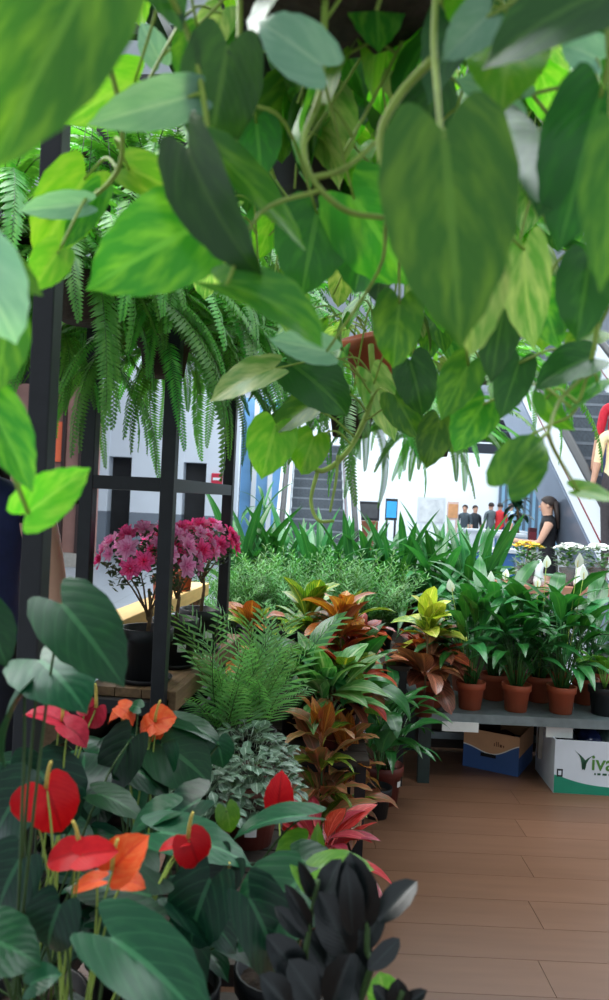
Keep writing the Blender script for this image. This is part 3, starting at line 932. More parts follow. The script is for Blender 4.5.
sh = thing('metal_shelf', 'low grey metal shelf holding the row of peace lilies', 'shelf', (.66, 4.07, 0))
MB().box(0, 2.1, 0, .62, .355, .375).add('shelf_board', M_['grey_metal'], sh, smooth=False)
MB().box(0, 2.1, -.012, 0, .33, .378).add('front_edge', M_['grey_metal'], sh, smooth=False)
for x in (.03, 2.05):
    for y in (.03, .57): MB().box(x - .03, x + .03, y - .02, y + .02, 0, .354).add('leg', M_['dark_leg'], sh, smooth=False)
MB().box(.06, 2.04, .56, .57, .02, .35).add('back_panel', M_['bench'], sh, smooth=False)  # added dark sheet, keeps the space under the shelf dark against the mall
MB().box(.1, 2.0, .50, .53, .09, .13).add('back_rail', M_['grey_metal'], sh, smooth=False)
MB().box(.1, 2.0, .50, .53, .23, .26).add('back_rail', M_['grey_metal'], sh, smooth=False)
MB().box(.11, .30, -.016, -.0125, .285, .335).add('price_strip', M_['sticker'], sh, smooth=False)
MB().box(.66, .80, .012, .016, .27, .332).add('price_strip', M_['sticker'], sh, smooth=False)
MB().box(.62, .64, .0, .02, .16, .33).add('hook', M_['wire'], sh, smooth=False)

tb = thing('flower_table', 'pinkish wooden table holding the wrapped flower pots', 'table', (1.25, 4.78, 0))
for k in range(3): MB().box(0, 1.3, k * .13, k * .13 + .124, .965, .99).add('plank', pm('pinkish_wood', (176, 122, 104), .6, .15, 8, stretch=(1, 6, 6)) if k == 0 else bpy.data.materials['pinkish_wood'], tb, smooth=False)
MB().box(.0, 1.3, -.014, -.001, .945, .992).add('front_edge', bpy.data.materials['pinkish_wood'], tb, smooth=False)
for x in (.05, 1.25):
    for y in (.03, .34): MB().box(x - .02, x + .02, y - .02, y + .02, 0, .965).add('leg', M_['dark_leg'], tb, smooth=False)


# ------------------------------------------------------------------ the two boxes under the shelf
def letters(parent, body, size, loc, mat, rot=(PI / 2, 0, 0), name='lettering', shear=0.0):
    c = bpy.data.curves.new(name, 'FONT')
    c.body, c.size, c.extrude, c.shear = body, size, .0006, shear
    c.offset = size * .012
    c.materials.append(mat)
    t_ = bpy.data.objects.new(name, c)
    COL.objects.link(t_)
    me = bpy.data.meshes.new_from_object(t_.evaluated_get(bpy.context.evaluated_depsgraph_get()))
    bpy.data.objects.remove(t_)
    me.materials.clear(); me.materials.append(mat)
    return obj(name, me, parent, loc, rot)


GRN = pm('box_green', (30, 132, 104), .5, .05)
LGRN = pm('logo_green', (78, 128, 56), .5, .05)
DGRN = pm('logo_dark_green', (40, 84, 62), .5, .05)
BXW = pm('white_carton', (206, 212, 222), .6, .06, 6)
b0 = P(553, 794, 4.03)
bx = thing('white_carton', 'white cardboard carton with a green wave and plant logo on the floor', 'box', (b0.x, 4.03, 0), math.radians(-2))
W, Dp, Hh, th = .52, .36, .275, .006
MB().box(0, W, 0, th, 0, Hh).add('front_panel', BXW, bx, smooth=False)
MB().box(0, W, Dp - th, Dp, 0, Hh).add('back_panel', BXW, bx, smooth=False)
MB().box(0, th, th, Dp - th, 0, Hh).add('side_panel', BXW, bx, smooth=False)
MB().box(W - th, W, th, Dp - th, 0, Hh).add('side_panel', BXW, bx, smooth=False)
MB().box(th, W - th, th, Dp - th, 0, th).add('bottom_panel', BXW, bx, smooth=False)
mb = MB()
n = 24
for i in range(n + 1):
    x = .001 + (W - .002) * i / n
    z = .04 + .055 * math.exp(-(x / .13) ** 1.3) + .03 * max(0, (x - .3) / .22) ** 2
    mb.v += [V((x, -.0012, .001)), V((x, -.0012, z)), V((x, .0002, .001)), V((x, .0002, z))]
for i in range(n):
    a = 4 * i
    mb.face([a, a + 4, a + 5, a + 1]); mb.face([a + 1, a + 5, a + 7, a + 3])
mb.add('green_wave', GRN, bx, smooth=False)
mb = MB().box(.014, .044, -.0015, 0, .085, .125)
mb.add('carton_mark', pm('carton_black', (34, 38, 40), .6), bx, smooth=False)
MB().box(.021, .037, -.0022, -.0015, .094, .116).add('carton_mark', BXW, bx, smooth=False)
letters(bx, 'iva', .112, (.186, -.001, .130), LGRN)
mb = MB()
# the V of the logo: two leaf shaped strokes
for s, (x1, z1, w) in ((-1, (.096, .226, .025)), (1, (.225, .22, .022))):
    p0, p1 = V((.148, 0, .130)), V((x1, 0, z1))
    m_ = 8
    prev = None
    for i in range(m_ + 1):
        tt = i / m_
        c = p0.lerp(p1, tt) + V((-s * .02 * math.sin(PI * tt), 0, .006 * math.sin(PI * tt)))
        ww = w * math.sin(PI * min(1, .18 + tt * .82)) * .9
        q = [c + V((-ww * .6, -.0014, -ww * .3 * s)), c + V((ww * .6, -.0014, ww * .3 * s))]
        mb.v += q
        if prev is not None:
            mb.face([prev, prev + 1, prev + 3, prev + 2])
        prev = len(mb.v) - 2
mb.add('leaf_logo', DGRN, bx, smooth=False)
for i, (x, w) in enumerate(((.205, .012), (.221, .02), (.247, .026), (.279, .02), (.305, .03))):
    MB().box(x, x + w - .004, -.001, 0, .104, .114).add('small_print', DGRN, bx, smooth=False)


def crumple(label, name, loc, r, mat, cat, seed, sq=(1, 1, .7)):
    random.seed(seed)
    mb = MB()
    prof = [(max(.002, math.sin(PI * i / 9)), -math.cos(PI * i / 9)) for i in range(10)]
    mb.lathe(prof, 16, cap=False)
    mb.v = [V((p.x * r * sq[0], p.y * r * sq[1], p.z * r * sq[2])) * (1 + rnd(-.16, .16)) for p in mb.v]
    o = mb.add(name, mat, None, loc=loc)
    return tag(o, label, cat)


def worldpt(o, p):
    return Matrix.Translation(o.location) @ Matrix.Rotation(o.rotation_euler[2], 4, 'Z') @ V(p)


PL = {'a': pm('black_film', (24, 28, 34), .2, .3, 12), 'b': pm('navy_film', (24, 34, 70), .2, .3, 12), 'c': pm('green_grey_film', (70, 92, 88), .2, .5, 14), 'd': pm('pink_film', (214, 66, 124), .3, .4, 10), 'e': pm('pale_pink_film', (220, 190, 200), .3, .2, 10)}
crumple('black plastic bundle at the end of the white carton', 'plastic_bundle', worldpt(bx, (.085, .18, .245)), .07, PL['a'], 'bundle', 1, (1, 1.6, .85))
crumple('navy plastic bundle in the white carton', 'plastic_bundle', worldpt(bx, (.215, .17, .245)), .075, PL['b'], 'bundle', 2, (.85, 1.6, .9))
crumple('shiny grey-green plastic bundle in the white carton', 'plastic_bundle', worldpt(bx, (.315, .18, .245)), .06, PL['c'], 'bundle', 3, (.8, 1.6, .95))
crumple('bright pink wrapped bundle in the white carton', 'plastic_bundle', worldpt(bx, (.39, .17, .26)), .055, PL['d'], 'bundle', 4, (.75, 1.6, .95))
crumple('pale pink wrapped bundle in the white carton', 'plastic_bundle', worldpt(bx, (.462, .17, .25)), .05, PL['e'], 'bundle', 5, (.75, 1.6, .95))

CARD = pm('brown_cardboard', (196, 150, 112), .7, .08, 10)
BLU = pm('box_blue', (54, 86, 140), .6, .08, 6)
c0 = P(518, 775, 4.24)
cb_ = thing('cardboard_box', 'open brown cardboard box with a blue wavy lower half', 'box', (c0.x, 4.24, 0), math.radians(180 - 14))
W, Dp, Hh = .31, .34, .215       # local x runs from the near corner to the left one
cb_.rotation_euler = (0, 0, math.radians(-29))
LX = -W


def strip(f0, f1, y, nn=20):
    mb = MB()
    for i in range(nn + 1):
        x = LX + W * i / nn
        mb.v += [V((x, y, f0(i / nn))), V((x, y, f1(i / nn))), V((x, y + .004, f0(i / nn))), V((x, y + .004, f1(i / nn)))]
    for i in range(nn):
        a = 4 * i
        mb.face([a, a + 4, a + 5, a + 1]); mb.face([a + 1, a + 5, a + 7, a + 3]); mb.face([a + 2, a + 3, a + 7, a + 6])
    return mb


wave = lambda t_: .118 - .034 * math.sin((t_ - .15) * 5.2) * (0.3 + t_)
strip(lambda t_: 0, wave, 0).add('front_panel', BLU, cb_, smooth=False)
strip(lambda t_: wave(t_), lambda t_: wave(t_) + .006, -.001).add('white_line', M_['sticker'], cb_, smooth=False)
strip(lambda t_: wave(t_) + .006, lambda t_: Hh, 0).add('upper_front', CARD, cb_, smooth=False)
for x0 in (LX, -.004):
    MB().box(x0, x0 + .004, .004, Dp, 0, .10).add('side_panel', BLU, cb_, smooth=False)
    MB().box(x0, x0 + .004, .004, Dp, .10, Hh).add('upper_side', CARD, cb_, smooth=False)
MB().box(LX, 0, Dp, Dp + .004, 0, Hh).add('back_panel', CARD, cb_, smooth=False)
MB().box(LX + .004, -.004, .004, Dp, 0, .004).add('bottom_panel', CARD, cb_, smooth=False)
MB().box(LX + .10, LX + .185, -.002, 0, .075, .095).add('hand_hole', pm('hole_black', (12, 12, 14), .8), cb_, smooth=False)
for i, (x, w, h) in enumerate(((.172, .004, .016), (.184, .004, .026), (.194, .004, .026), (.204, .012, .014), (.222, .006, .012))):
    MB().box(LX + x, LX + x + w, -.0015, 0, .142, .142 + h).add('print_mark', pm('print_brown', (110, 70, 48), .6) if i == 0 else bpy.data.materials['print_brown'], cb_, smooth=False)
o = crumple('dark red cloth filling the brown and blue box', 'cloth_bundle', worldpt(cb_, (LX / 2, Dp / 2, .10)), .1, pm('dark_red_cloth', (70, 26, 32), .8, .3), 'cloth', 9, (1.2, 1.5, .8))

# ------------------------------------------------------------------ hanging pothos
HE = {}
for k, m in (('mid', 'po_mid'), ('deep', 'po_deep'), ('lime', 'po_lime'), ('pale', 'po_pale'), ('under', 'po_under_sheen')):
    HE[k] = [blade('pothos_leaf', M_[m], 'heart', 1, 1, 12, 4, lobe=.16, fold=f, bend=b_, ripple=.012, twist=tw) for f, b_, tw in ((.10, (.18, -.5), .1), (.22, (.3, -.8), -.25), (.16, (.1, -.25), .2))]


class Pothos:
    def __init__(self, label, center, r=.1, h=.14, mat='blackpot', hang=.6, tilt=None, group=None, pot_on=True):
        self.o = thing('hanging_pothos', label, 'hanging plant', center, 0, group)
        self.c, self.r, self.h = V(center), r, h
        self.nodes = []
        if pot_on:
            pot(self.o, r, h, mat, rot=tilt)
            mb = MB()
            for k in range(3):
                a = k * 2.094 + .4
                mb.tube([(r * math.cos(a), r * math.sin(a), h * .95), (0, 0, h + hang)], .0012, 4)
            mb.tube([(0, 0, h + hang), (0, 0, h + hang + .05)], .003, 4)
            mb.add('hanger', M_['wire'], self.o)

    def vine(self, pts, r=.0032, smooth=6):
        pts = lerp_pts(pts, smooth)
        MB().tube([p - self.c for p in pts], r, 6, r * .7).add('vine', M_['stem'], self.o)
        self.nodes += pts
        return pts

    def leaf(self, kind, base, axis, nor, L, W, pet=None):
        me = random.choice(HE[kind])
        place(me, self.o, base, axis, nor, L, W)
        if pet is None and self.nodes:
            q = min(self.nodes, key=lambda p: (p - V(base)).length + (0.3 if p.z < base[2] - .02 else 0))
            if (q - V(base)).length < .6: pet = q
        if pet is not None:
            b = V(base)
            mid = (b + pet) * .5 + V((0, 0, .12 * (b - pet).length)) - V(axis).normalized() * .1 * (b - pet).length
            MB().tube([p - self.c for p in lerp_pts([pet, mid, b + V(axis).normalized() * .004], 5)], .0022, 5, .0016).add('petiole', M_['stem'], self.o)

    def px(self, kind, b, t_, w, d, dd=0.0, nu=.35, tw=0.0):
        """leaf given by where its base and tip appear, at the depth d; the tip dd nearer or farther"""
        B, T = P(b[0], b[1], d), P(t_[0], t_[1], d + dd)
        ax = T - B
        n = (V((0, 0, EYE)) - B).normalized() * (1 - nu) + V((0, 0, 1)) * nu
        n = Matrix.Rotation(tw, 3, ax.normalized()) @ n
        self.leaf(kind, B, ax, n, ax.length, w * d / FPX)

    def spill(self, n, lmin, lmax, size, kinds, step=.055, a0=0, a1=2 * PI, spread=.10, drift=(0, 0)):
        for i in range(n):
            a = a0 + (a1 - a0) * (i + rnd(.1, .9)) / n
            out = V((math.cos(a), math.sin(a), 0))
            p = self.c + out * self.r * .8 + V((0, 0, self.h * .95))
            L = rnd(lmin, lmax)
            pts = [p, p + out * (.25 * self.r + rnd(.02, .05)) + V((0, 0, rnd(.02, .05)))]
            k = max(2, int(L / .09))
            off = V((rnd(-1, 1) + drift[0], rnd(-1, 1) + drift[1], 0)) * spread / k
            q = pts[-1].copy()
            for s in range(k):
                q = q + off + V((rnd(-.02, .02), rnd(-.02, .02), -L / k)) + out * (.03 if s == 0 else 0.004)
                pts.append(q.copy())
            vp = self.vine(pts, .0026, 4)
            m = max(2, int((L + .08) / step))
            for s in range(m):
                f = (s + rnd(.2, .8)) / m * (len(vp) - 1)
                q = vp[int(f)]
                b = rnd(-1.5, 1.5)
                dirv = V((out.x * math.cos(b) - out.y * math.sin(b), out.x * math.sin(b) + out.y * math.cos(b), rnd(-.1, .6))).normalized()
                base = q + dirv * rnd(.03, .07)
                ax = (V((dirv.x, dirv.y, 0)) * rnd(.2, .8) + V((0, 0, -rnd(.5, 1.1)))).normalized()
                nor = V((dirv.x, dirv.y, 0)) * .8 + V((0, 0, rnd(.3, .9))) + V((rnd(-.4, .4), rnd(-.4, .4), 0))
                Ls = size * rnd(.7, 1.2)
                self.leaf(random.choice(kinds), base, ax, nor, Ls, Ls * rnd(.66, .85), pet=q)


random.seed(21)
# pothos in the dark pot right over the camera
A = Pothos('pothos hanging nearest in a dark brown pot cut by the top edge', P(336, -22, .78) + V((0, .04, 0)), .14, .16, 'coir', .55)
A.vine([P(437, -30, .66), P(434, 40, .64), P(438, 100, .6), P(441, 135, .57)])
A.vine([P(325, 0, .76), P(323, 60, .74), P(318, 100, .72), P(304, 140, .7), P(312, 178, .69), P(345, 210, .7), P(386, 218, .72)], .0036)
A.vine([P(432, 60, .66), P(402, 92, .68), P(381, 130, .68), P(383, 165, .67), P(402, 192, .66)], .0042)
A.vine([P(240, -20, .8), P(239, 60, .78), P(236, 120, .76), P(236, 160, .75)], .0034)
A.vine([P(312, 178, .69), P(345, 168, .7), P(380, 138, .72)], .003)
A.vine([P(441, 0, .68), P(458, 20, .75), P(520, 80, .85), P(560, 130, .9)], .003)
A.px('mid', (444, 132), (462, 352), 138, .56, 0, .15)
A.px('pale', (478, 250), (470, 362), 66, .66, 0, .3)
A.px('deep', (228, 46), (205, 172), 84, .72, .04, .3)
A.px('deep', (188, 148), (252, 290), 78, .66, -.02, .05, .5)
A.px('mid', (214, 152), (312, 248), 62, .69, .03, .35, -.4)
A.px('mid', (222, 284), (338, 330), 66, .66, -.02, .55)
A.px('mid', (352, 196), (420, 296), 92, .9, .05, .2)
A.px('deep', (318, 210), (300, 300), 80, .92, .02, .15)
A.px('deep', (372, 214), (352, 300), 74, 1.0, .02, .2)
A.px('lime', (384, 32), (426, 74), 56, .95, 0, .3)
A.px('under', (322, 66), (250, 12), 58, .66, .02, .15)
A.px('under', (330, 352), (268, 338), 34, .95, 0, .2)
A.px('under', (160, 62), (140, 20), 30, .9, 0, .2)
A.px('deep', (256, 120), (262, 180), 50, .9, 0, .3)
A.px('pale', (524, 246), (530, 352), 54, .8, 0, .3, .3)
A.px('deep', (505, 300), (490, 385), 46, .9, 0, .2)
A.px('mid', (400, 300), (392, 372), 52, .92, 0, .2)
A.px('mid', (470, 362), (440, 420), 44, .95, 0, .3)
A.spill(11, .12, .3, .10, ['mid', 'deep', 'mid', 'pale', 'lime'], a0=.3, a1=2.3, spread=.2)
# pothos at the upper left
E_ = Pothos('pothos with big glossy leaves spilling in from the upper left corner', P(70, -170, .62), .1, .13, 'blackpot', .55)
E_.vine([P(60, -60, .55), P(20, 40, .56), P(-20, 160, .6), P(-25, 250, .62), P(-15, 395, .68), P(28, 512, .74)])
E_.vine([P(100, -60, .6), P(104, 40, .7), P(120, 110, .78), P(118, 170, .84), P(80, 205, .88), P(45, 215, .9)])
E_.vine([P(140, -60, .65), P(190, 40, .72), P(210, 150, .7), P(208, 230, .7)])
E_.px('mid', (100, -45), (-16, 178), 122, .46, 0, .3, -.15)
E_.px('deep', (30, -60), (25, 150), 130, .52, .05, .3)
E_.px('under', (-32, 250), (20, 344), 80, .6, 0, .2)
E_.px('mid', (-40, 248), (44, 290), 60, .63, 0, .3)
E_.px('mid', (-12, 398), (34, 492), 56, .68, 0, .3)
E_.px('lime', (26, 514), (90, 466), 52, .74, 0, .15)
E_.px('lime', (86, 176), (34, 262), 66, .9, 0, .2)
E_.px('mid', (100, 190), (62, 250), 30, .88, 0, .2)
E_.px('under', (86, 204), (16, 210), 28, .84, 0, .2)
E_.px('mid', (206, 222), (80, 288), 98, .7, -.02, .2)
E_.px('lime', (126, 168), (190, 196), 44, .92, 0, .25)
E_.px('under', (192, 96), (86, 124), 48, .72, -.02, .15)
E_.px('lime', (138, 80), (58, 122), 58, .9, 0, .3)
E_.px('mid', (8, 320), (-5, 395), 50, .66, 0, .3)
E_.px('lime', (60, 250), (30, 292), 40, .8, 0, .3)
E_.px('deep', (150, -40), (183, 28), 50, .7, 0, .3)
E_.px('mid', (200, 30), (180, 85), 44, .8, 0, .6)
E_.px('pale', (222, 10), (200, 60), 40, .95, 0, .5)
# pothos at the right edge
D_ = Pothos('pothos with dark leaves hanging at the upper right edge', P(640, -150, .72), .1, .13, 'blackpot', .5)
D_.vine([P(600, -60, .62), P(609, 40, .58), P(612, 140, .56), P(604, 230, .58)])
D_.vine([P(560, -40, .7), P(590, 60, .72), P(597, 100, .7), P(600, 250, .8), P(592, 358, .88), P(560, 400, .86), P(548, 432, .82)])
D_.vine([P(592, 358, .88), P(575, 410, .9), P(550, 425, .92), P(520, 440, .95)], .0022)
D_.px('deep', (620, -14), (468, 56), 96, .52, .02, .35)
D_.px('deep', (602, 92), (556, 255), 96, .6, .02, .2)
D_.px('mid', (618, 138), (600, 292), 66, .5, 0, .2)
D_.px('mid', (507, 484), (548, 429), 54, .8, 0, .2)
D_.px('deep', (592, 358), (528, 384), 50, .88, 0, .4)
D_.px('lime', (575, 490), (625, 500), 30, .85, 0, .5)
D_.px('mid', (600, 380), (560, 410), 36, .9, 0, .5)
D_.px('mid', (545, 395), (572, 440), 34, .95, 0, .2, .8)
D_.px('deep', (590, 260), (575, 345), 60, .75, 0, .3)
D_.px('mid', (540, 290), (560, 350), 50, .95, 0, .3)
D_.px('lime', (600, 330), (560, 345), 40, .95, 0, .4)
D_.px('mid', (485, 402), (452, 452), 48, 1.0, 0, .3)
D_.px('deep', (520, 360), (500, 420), 40, .92, 0, .2)
D_.px('under', (490, 14), (442, 58), 50, .62, 0, .15)
D_.px('under', (520, 100), (455, 78), 44, .7, 0, .15)
D_.px('under', (585, 300), (555, 330), 34, .95, 0, .2)
D_.px('under', (600, 60), (560, 40), 40, .7, 0, .2)
D_.px('mid', (470, 60), (530, 85), 50, .85, 0, .9)
D_.px('lime', (540, 70), (560, 130), 46, .95, 0, .3)
D_.spill(7, .25, .5, .10, ['mid', 'deep', 'deep', 'lime'], a0=1.7, a1=4.2, spread=.2)
# farther hanging pots that fill the canopy
B_ = Pothos('pothos in a black hanging pot seen between the near leaves', P(306, 196, 1.42), .085, .13, 'blackpot', .5)
B_.spill(17, .12, .42, .10, ['mid', 'lime', 'deep', 'pale', 'lime'], spread=.14)
C_ = Pothos('pothos in a tilted terracotta hanging pot above the escalator', P(380, 378, 1.75), .075, .10, 'terracotta', .7, (.25, -.25, 0))
C_.spill(9, .04, .16, .085, ['mid', 'pale', 'lime', 'mid'], spread=.18)
C_.vine([P(371, 345, 1.55), P(372, 395, 1.5), P(352, 445, 1.46), P(322, 471, 1.44), P(300, 452, 1.44)], .0062)
C_.vine([P(318, 470, 1.44), P(311, 500, 1.44), P(318, 520, 1.43), P(334, 521, 1.43)], .004)
C_.vine([P(338, 455, 1.44), P(336, 480, 1.44), P(330, 512, 1.43)], .0034)
C_.px('pale', (371, 374), (396, 442), 40, 1.5)
C_.px('lime', (276, 424), (261, 480), 52, 1.4, 0, .2)
C_.px('lime', (314, 436), (299, 478), 40, 1.42, 0, .25)
C_.px('pale', (274, 368), (203, 396), 46, 1.3, 0, .5)
C_.px('deep', (288, 362), (358, 416), 56, 1.35, 0, .3)
C_.px('mid', (318, 400), (268, 432), 40, 1.4, 0, .5)
C_.px('mid', (330, 360), (300, 395), 44, 1.45, 0, .5)
C_.px('mid', (395, 395), (420, 440), 42, 1.4, 0, .3)
C_.px('deep', (410, 360), (425, 420), 44, 1.3, 0, .3)
C_.px('mid', (440, 420), (425, 470), 38, 1.35, 0, .3)
G_ = Pothos('pothos in a black pot hanging deeper under the canopy on the right', P(470, 170, 1.6), .09, .13, 'blackpot', .6)
G_.spill(18, .2, .5, .105, ['mid', 'deep', 'lime', 'lime', 'pale'], spread=.2)
H_ = Pothos('pothos in a black pot hanging between the right edge and the escalator', P(585, 150, 1.9), .09, .13, 'blackpot', .6)
H_.spill(18, .15, .5, .11, ['mid', 'lime', 'lime', 'mid'], spread=.2)
I_ = Pothos('lime pothos in a black pot hanging behind the top left leaves', P(262, 80, 1.15), .08, .12, 'blackpot', .45)
I_.spill(9, .04, .16, .09, ['lime', 'mid', 'lime', 'pale'], spread=.12)
K_ = Pothos('pothos in a black pot hanging high and farthest back at top centre', P(400, 60, 1.9), .09, .13, 'blackpot', .5)
L_ = Pothos('lime pothos hanging farthest back near the top right', P(520, 40, 2.5), .1, .14, 'blackpot', .2)
L_.spill(18, .15, .6, .12, ['lime', 'mid', 'lime'], spread=.25)
N_ = Pothos('pothos hanging far back behind the black pot at top centre', P(345, 60, 2.4), .1, .14, 'blackpot', .2)
N_.spill(16, .15, .5, .12, ['lime', 'mid', 'mid', 'deep'], spread=.2)
K_.spill(16, .1, .4, .105, ['lime', 'mid', 'mid', 'deep'], spread=.15)

# overhead frame that carries the hanging pots
fr = thing('overhead_frame', 'black overhead bars carrying the hanging pots', 'frame', (0.25, 1.3, 2.70))
for x in (-.52, .08, .68): MB().box(x - .015, x + .015, -1.1, 1.1, 0, .03).add('bar', M_['black_metal'], fr, smooth=False)
for y in (-.9, -.2, .4, .9): MB().box(-1.0, 1.2, y - .015, y + .015, .031, .061).add('bar', M_['black_metal'], fr, smooth=False)

# ------------------------------------------------------------------ ferns on the rack
random.seed(31)
FR_ = [frond('fern_frond', M_['fern'], .55 * s, 52, .048, .0105, a, b_, droop=.3) for s, a, b_ in ((1.0, 1.1, -1.35), (1.1, .8, -1.5), (.85, 1.3, -.7), (1.15, .35, -1.55), (.9, .5, -1.2))]


def fern(label, px, py, d, n, s, hang=True, bias=None):
    c = P(px, py, d)
    o = thing('hanging_fern', label, 'fern', c)
    pot(o, .085, .12, 'coir', z=-.10)
    if hang:
        mb = MB()
        for k in range(3):
            a = k * 2.094
            mb.tube([(.083 * math.cos(a), .083 * math.sin(a), .015), (0, 0, max(.2, 2.64 - c.z))], .0013, 4)
        mb.add('hanger', M_['wire'], o)
    for i in range(n):
        a = i * 2.399 + rnd(-.3, .3)
        turn(random.choice(FR_), o, (.04 * math.cos(a + PI / 2), .04 * math.sin(a + PI / 2), .0), a, rnd(-.25, .3), s * rnd(.75, 1.15), rnd(-.25, .25), 'frond')
    return o


fern('Boston fern left of the near black post', -2, 235, 1.95, 52, 1.0)
fern('Boston fern hanging low behind the near black post', 28, 330, 2.5, 40, 1.0)
fern('Boston fern hanging high between the near post and the ceiling gap', 75, 165, 2.5, 46, 1.05)
fern('Boston fern behind the pale top left leaf', 200, 245, 3.0, 46, 1.15)
fern('Boston fern hanging between the two nearest black posts', 88, 285, 2.05, 58, 1.0)
fern('Boston fern high up behind the upper left pothos leaves', 150, 195, 2.35, 48, 1.05)
fern('Boston fern hanging right over the azaleas', 165, 345, 2.45, 62, 1.05)
fern('Boston fern hanging at the far right corner of the rack', 225, 345, 2.8, 62, 1.1)
fern('Boston fern hanging deepest behind the rack', 255, 290, 3.3, 50, 1.3)
fern('small fern trailing in front of the escalator', 352, 408, 2.7, 34, .85)
fern('small fern trailing left of the white far wall', 432, 430, 3.0, 34, .9)
fern('fern hanging high on the right behind the pothos', 478, 360, 3.4, 40, 1.1)

# ------------------------------------------------------------------ azaleas on the rack
random.seed(41)


def flower_mesh(name, mat, r):
    mb = MB()
    for ring, (np_, tilt, ll) in enumerate(((6, .25, 1.0), (5, .8, .8), (4, 1.2, .55))):
        for i in range(np_):
            a = 2 * PI * i / np_ + ring * .5
            e = V((math.cos(a), math.sin(a), 0)); s = V((-math.sin(a), math.cos(a), 0)); u = V((0, 0, 1))
            d = e * math.cos(tilt) + u * math.sin(tilt)
            b = len(mb.v)
            mb.v += [e * r * .05, d * r * .5 * ll + s * r * .36, d * r * ll + s * r * .24 + u * r * .12 * (-1) ** i, d * r * ll * 1.05 - s * r * .2 - u * r * .08, d * r * .5 * ll - s * r * .36]
            mb.face([b, b + 1, b + 2, b + 3, b + 4], [(.5, 0), (.2, .5), (.3, 1), (.7, 1), (.8, .5)])
    return mb.mesh(name, mat)


FLW = {'pink': flower_mesh('azalea_flower', M_['pink'], .04), 'pale': flower_mesh('azalea_flower', M_['pale_pink'], .04)}


def azalea(label, base, z_head, R, potspec, flowers, seed, saucer=True, lab=None, trunk=True):
    random.seed(seed)
    o = thing('potted_azalea', label, 'azalea', base)
    r, h, mat = potspec
    p_ = pot(o, r, h, mat, rim=True, rb=.8, saucer=saucer)
    if lab is not None: sticker(p_, r * .93, h * .35, lab)
    zc = z_head - base[2]
    if trunk:
        mb = MB()
        mb.tube([(0, 0, h * .8), (.008, .01, (h + zc - R) * .5 + .02), (0, 0, zc - R * .5)], .0075, 6, .005)
        for k in range(6):
            a = k * 1.05
            mb.tube([(0, 0, zc - R * rnd(.95, 1.2)), (R * .35 * math.cos(a), R * .35 * math.sin(a), zc - R * .5), (R * .7 * math.cos(a), R * .7 * math.sin(a), zc - R * .1)], .004, 5, .002)
        mb.add('trunk', M_['bark'], o)
    mb = MB()
    for k in range(620):
        th, ph = rnd(0, 2 * PI), math.acos(rnd(-.75, 1))
        rr = R * rnd(.5, 1.02)
        c = V((math.sin(ph) * math.cos(th) * rr, math.sin(ph) * math.sin(th) * rr, zc + math.cos(ph) * rr * .8))
        d = V((rnd(-1, 1), rnd(-1, 1), rnd(-.4, .8))).normalized(); s = d.cross(V((rnd(-1, 1), rnd(-1, 1), 1))).normalized()
        L = rnd(.018, .032)
        b = len(mb.v)
        mb.v += [c, c + d * L * .5 + s * L * .22, c + d * L, c + d * L * .5 - s * L * .22]
        mb.face([b, b + 1, b + 2, b + 3], [(.5, 0), (.2, .5), (.5, 1), (.8, .5)])
    tag(mb.add('foliage', M_['azleaf'], o), kind='stuff')
    for i in range(flowers[0]):
        k = (i + .5) / flowers[0]
        ph = math.acos(1 - 1.05 * k); th = i * 2.4 + rnd(-.3, .3)
        nrm = V((math.sin(ph) * math.cos(th), math.sin(ph) * math.sin(th), math.cos(ph)))
        c = V((nrm.x * R, nrm.y * R, zc + nrm.z * R * .82))
        me = FLW['pale' if random.random() < flowers[1] else 'pink']
        q = nrm.to_track_quat('Z', 'Y').to_matrix().to_4x4()
        obj('flower', me, o, mw=Matrix.Translation(c) @ q @ Matrix.Rotation(rnd(0, 6), 4, 'Z') @ Matrix.Scale(rnd(.6, 1.05), 4))
    return o


def rk(x, y, z):
    return RM @ V((x, y, z))


azalea('pink azalea tree with a bare stem in a black pot at the rack end', rk(-.085, .13, .866), 1.225, .15, (.082, .165, 'blackpot'), (30, .7), 1)
azalea('magenta azalea in a black pot with a white price label', rk(-.062, .37, .866), 1.24, .125, (.08, .16, 'blackpot'), (26, .15), 2, lab=-PI / 2 + .5)
azalea('magenta azalea in the farthest black pot on the plank', rk(-.045, .66, .866), 1.25, .12, (.08, .155, 'blackpot'), (24, .25), 3, lab=-PI / 2 + .6)
azalea('pale pink azalea in a terracotta pot on the pine beam', rk(-.308, 1.05, .996), 1.20, .10, (.05, .10, 'terracotta'), (22, .7), 4, saucer=False)
azalea('pale pink azalea in the farther terracotta pot on the pine beam', rk(-.308, 1.36, .996), 1.22, .10, (.05, .10, 'terracotta'), (22, .4), 5, saucer=False)

# ------------------------------------------------------------------ anthuriums and zz plant in front
random.seed(51)
AN = {}
for k, m in (('anth', 'anth'), ('dark', 'anth_dark'), ('lime', 'anth_lime'), ('red', 'sp_red'), ('orange', 'sp_orange'), ('crimson', 'sp_crimson')):
    AN[k] = [blade('heart_leaf', M_[m], 'heart', 1, 1, 12, 4, lobe=.24, fold=f, bend=b_, ripple=.008) for f, b_ in ((.08, (.2, -.45)), (.18, (.25, -.7)))]
SPX = MB().tube([(0, 0, 0), (0, .004, .02), (0, .004, .045), (0, 0, .062)], .0042, 8, .0026).mesh('spadix', M_['spadix'])


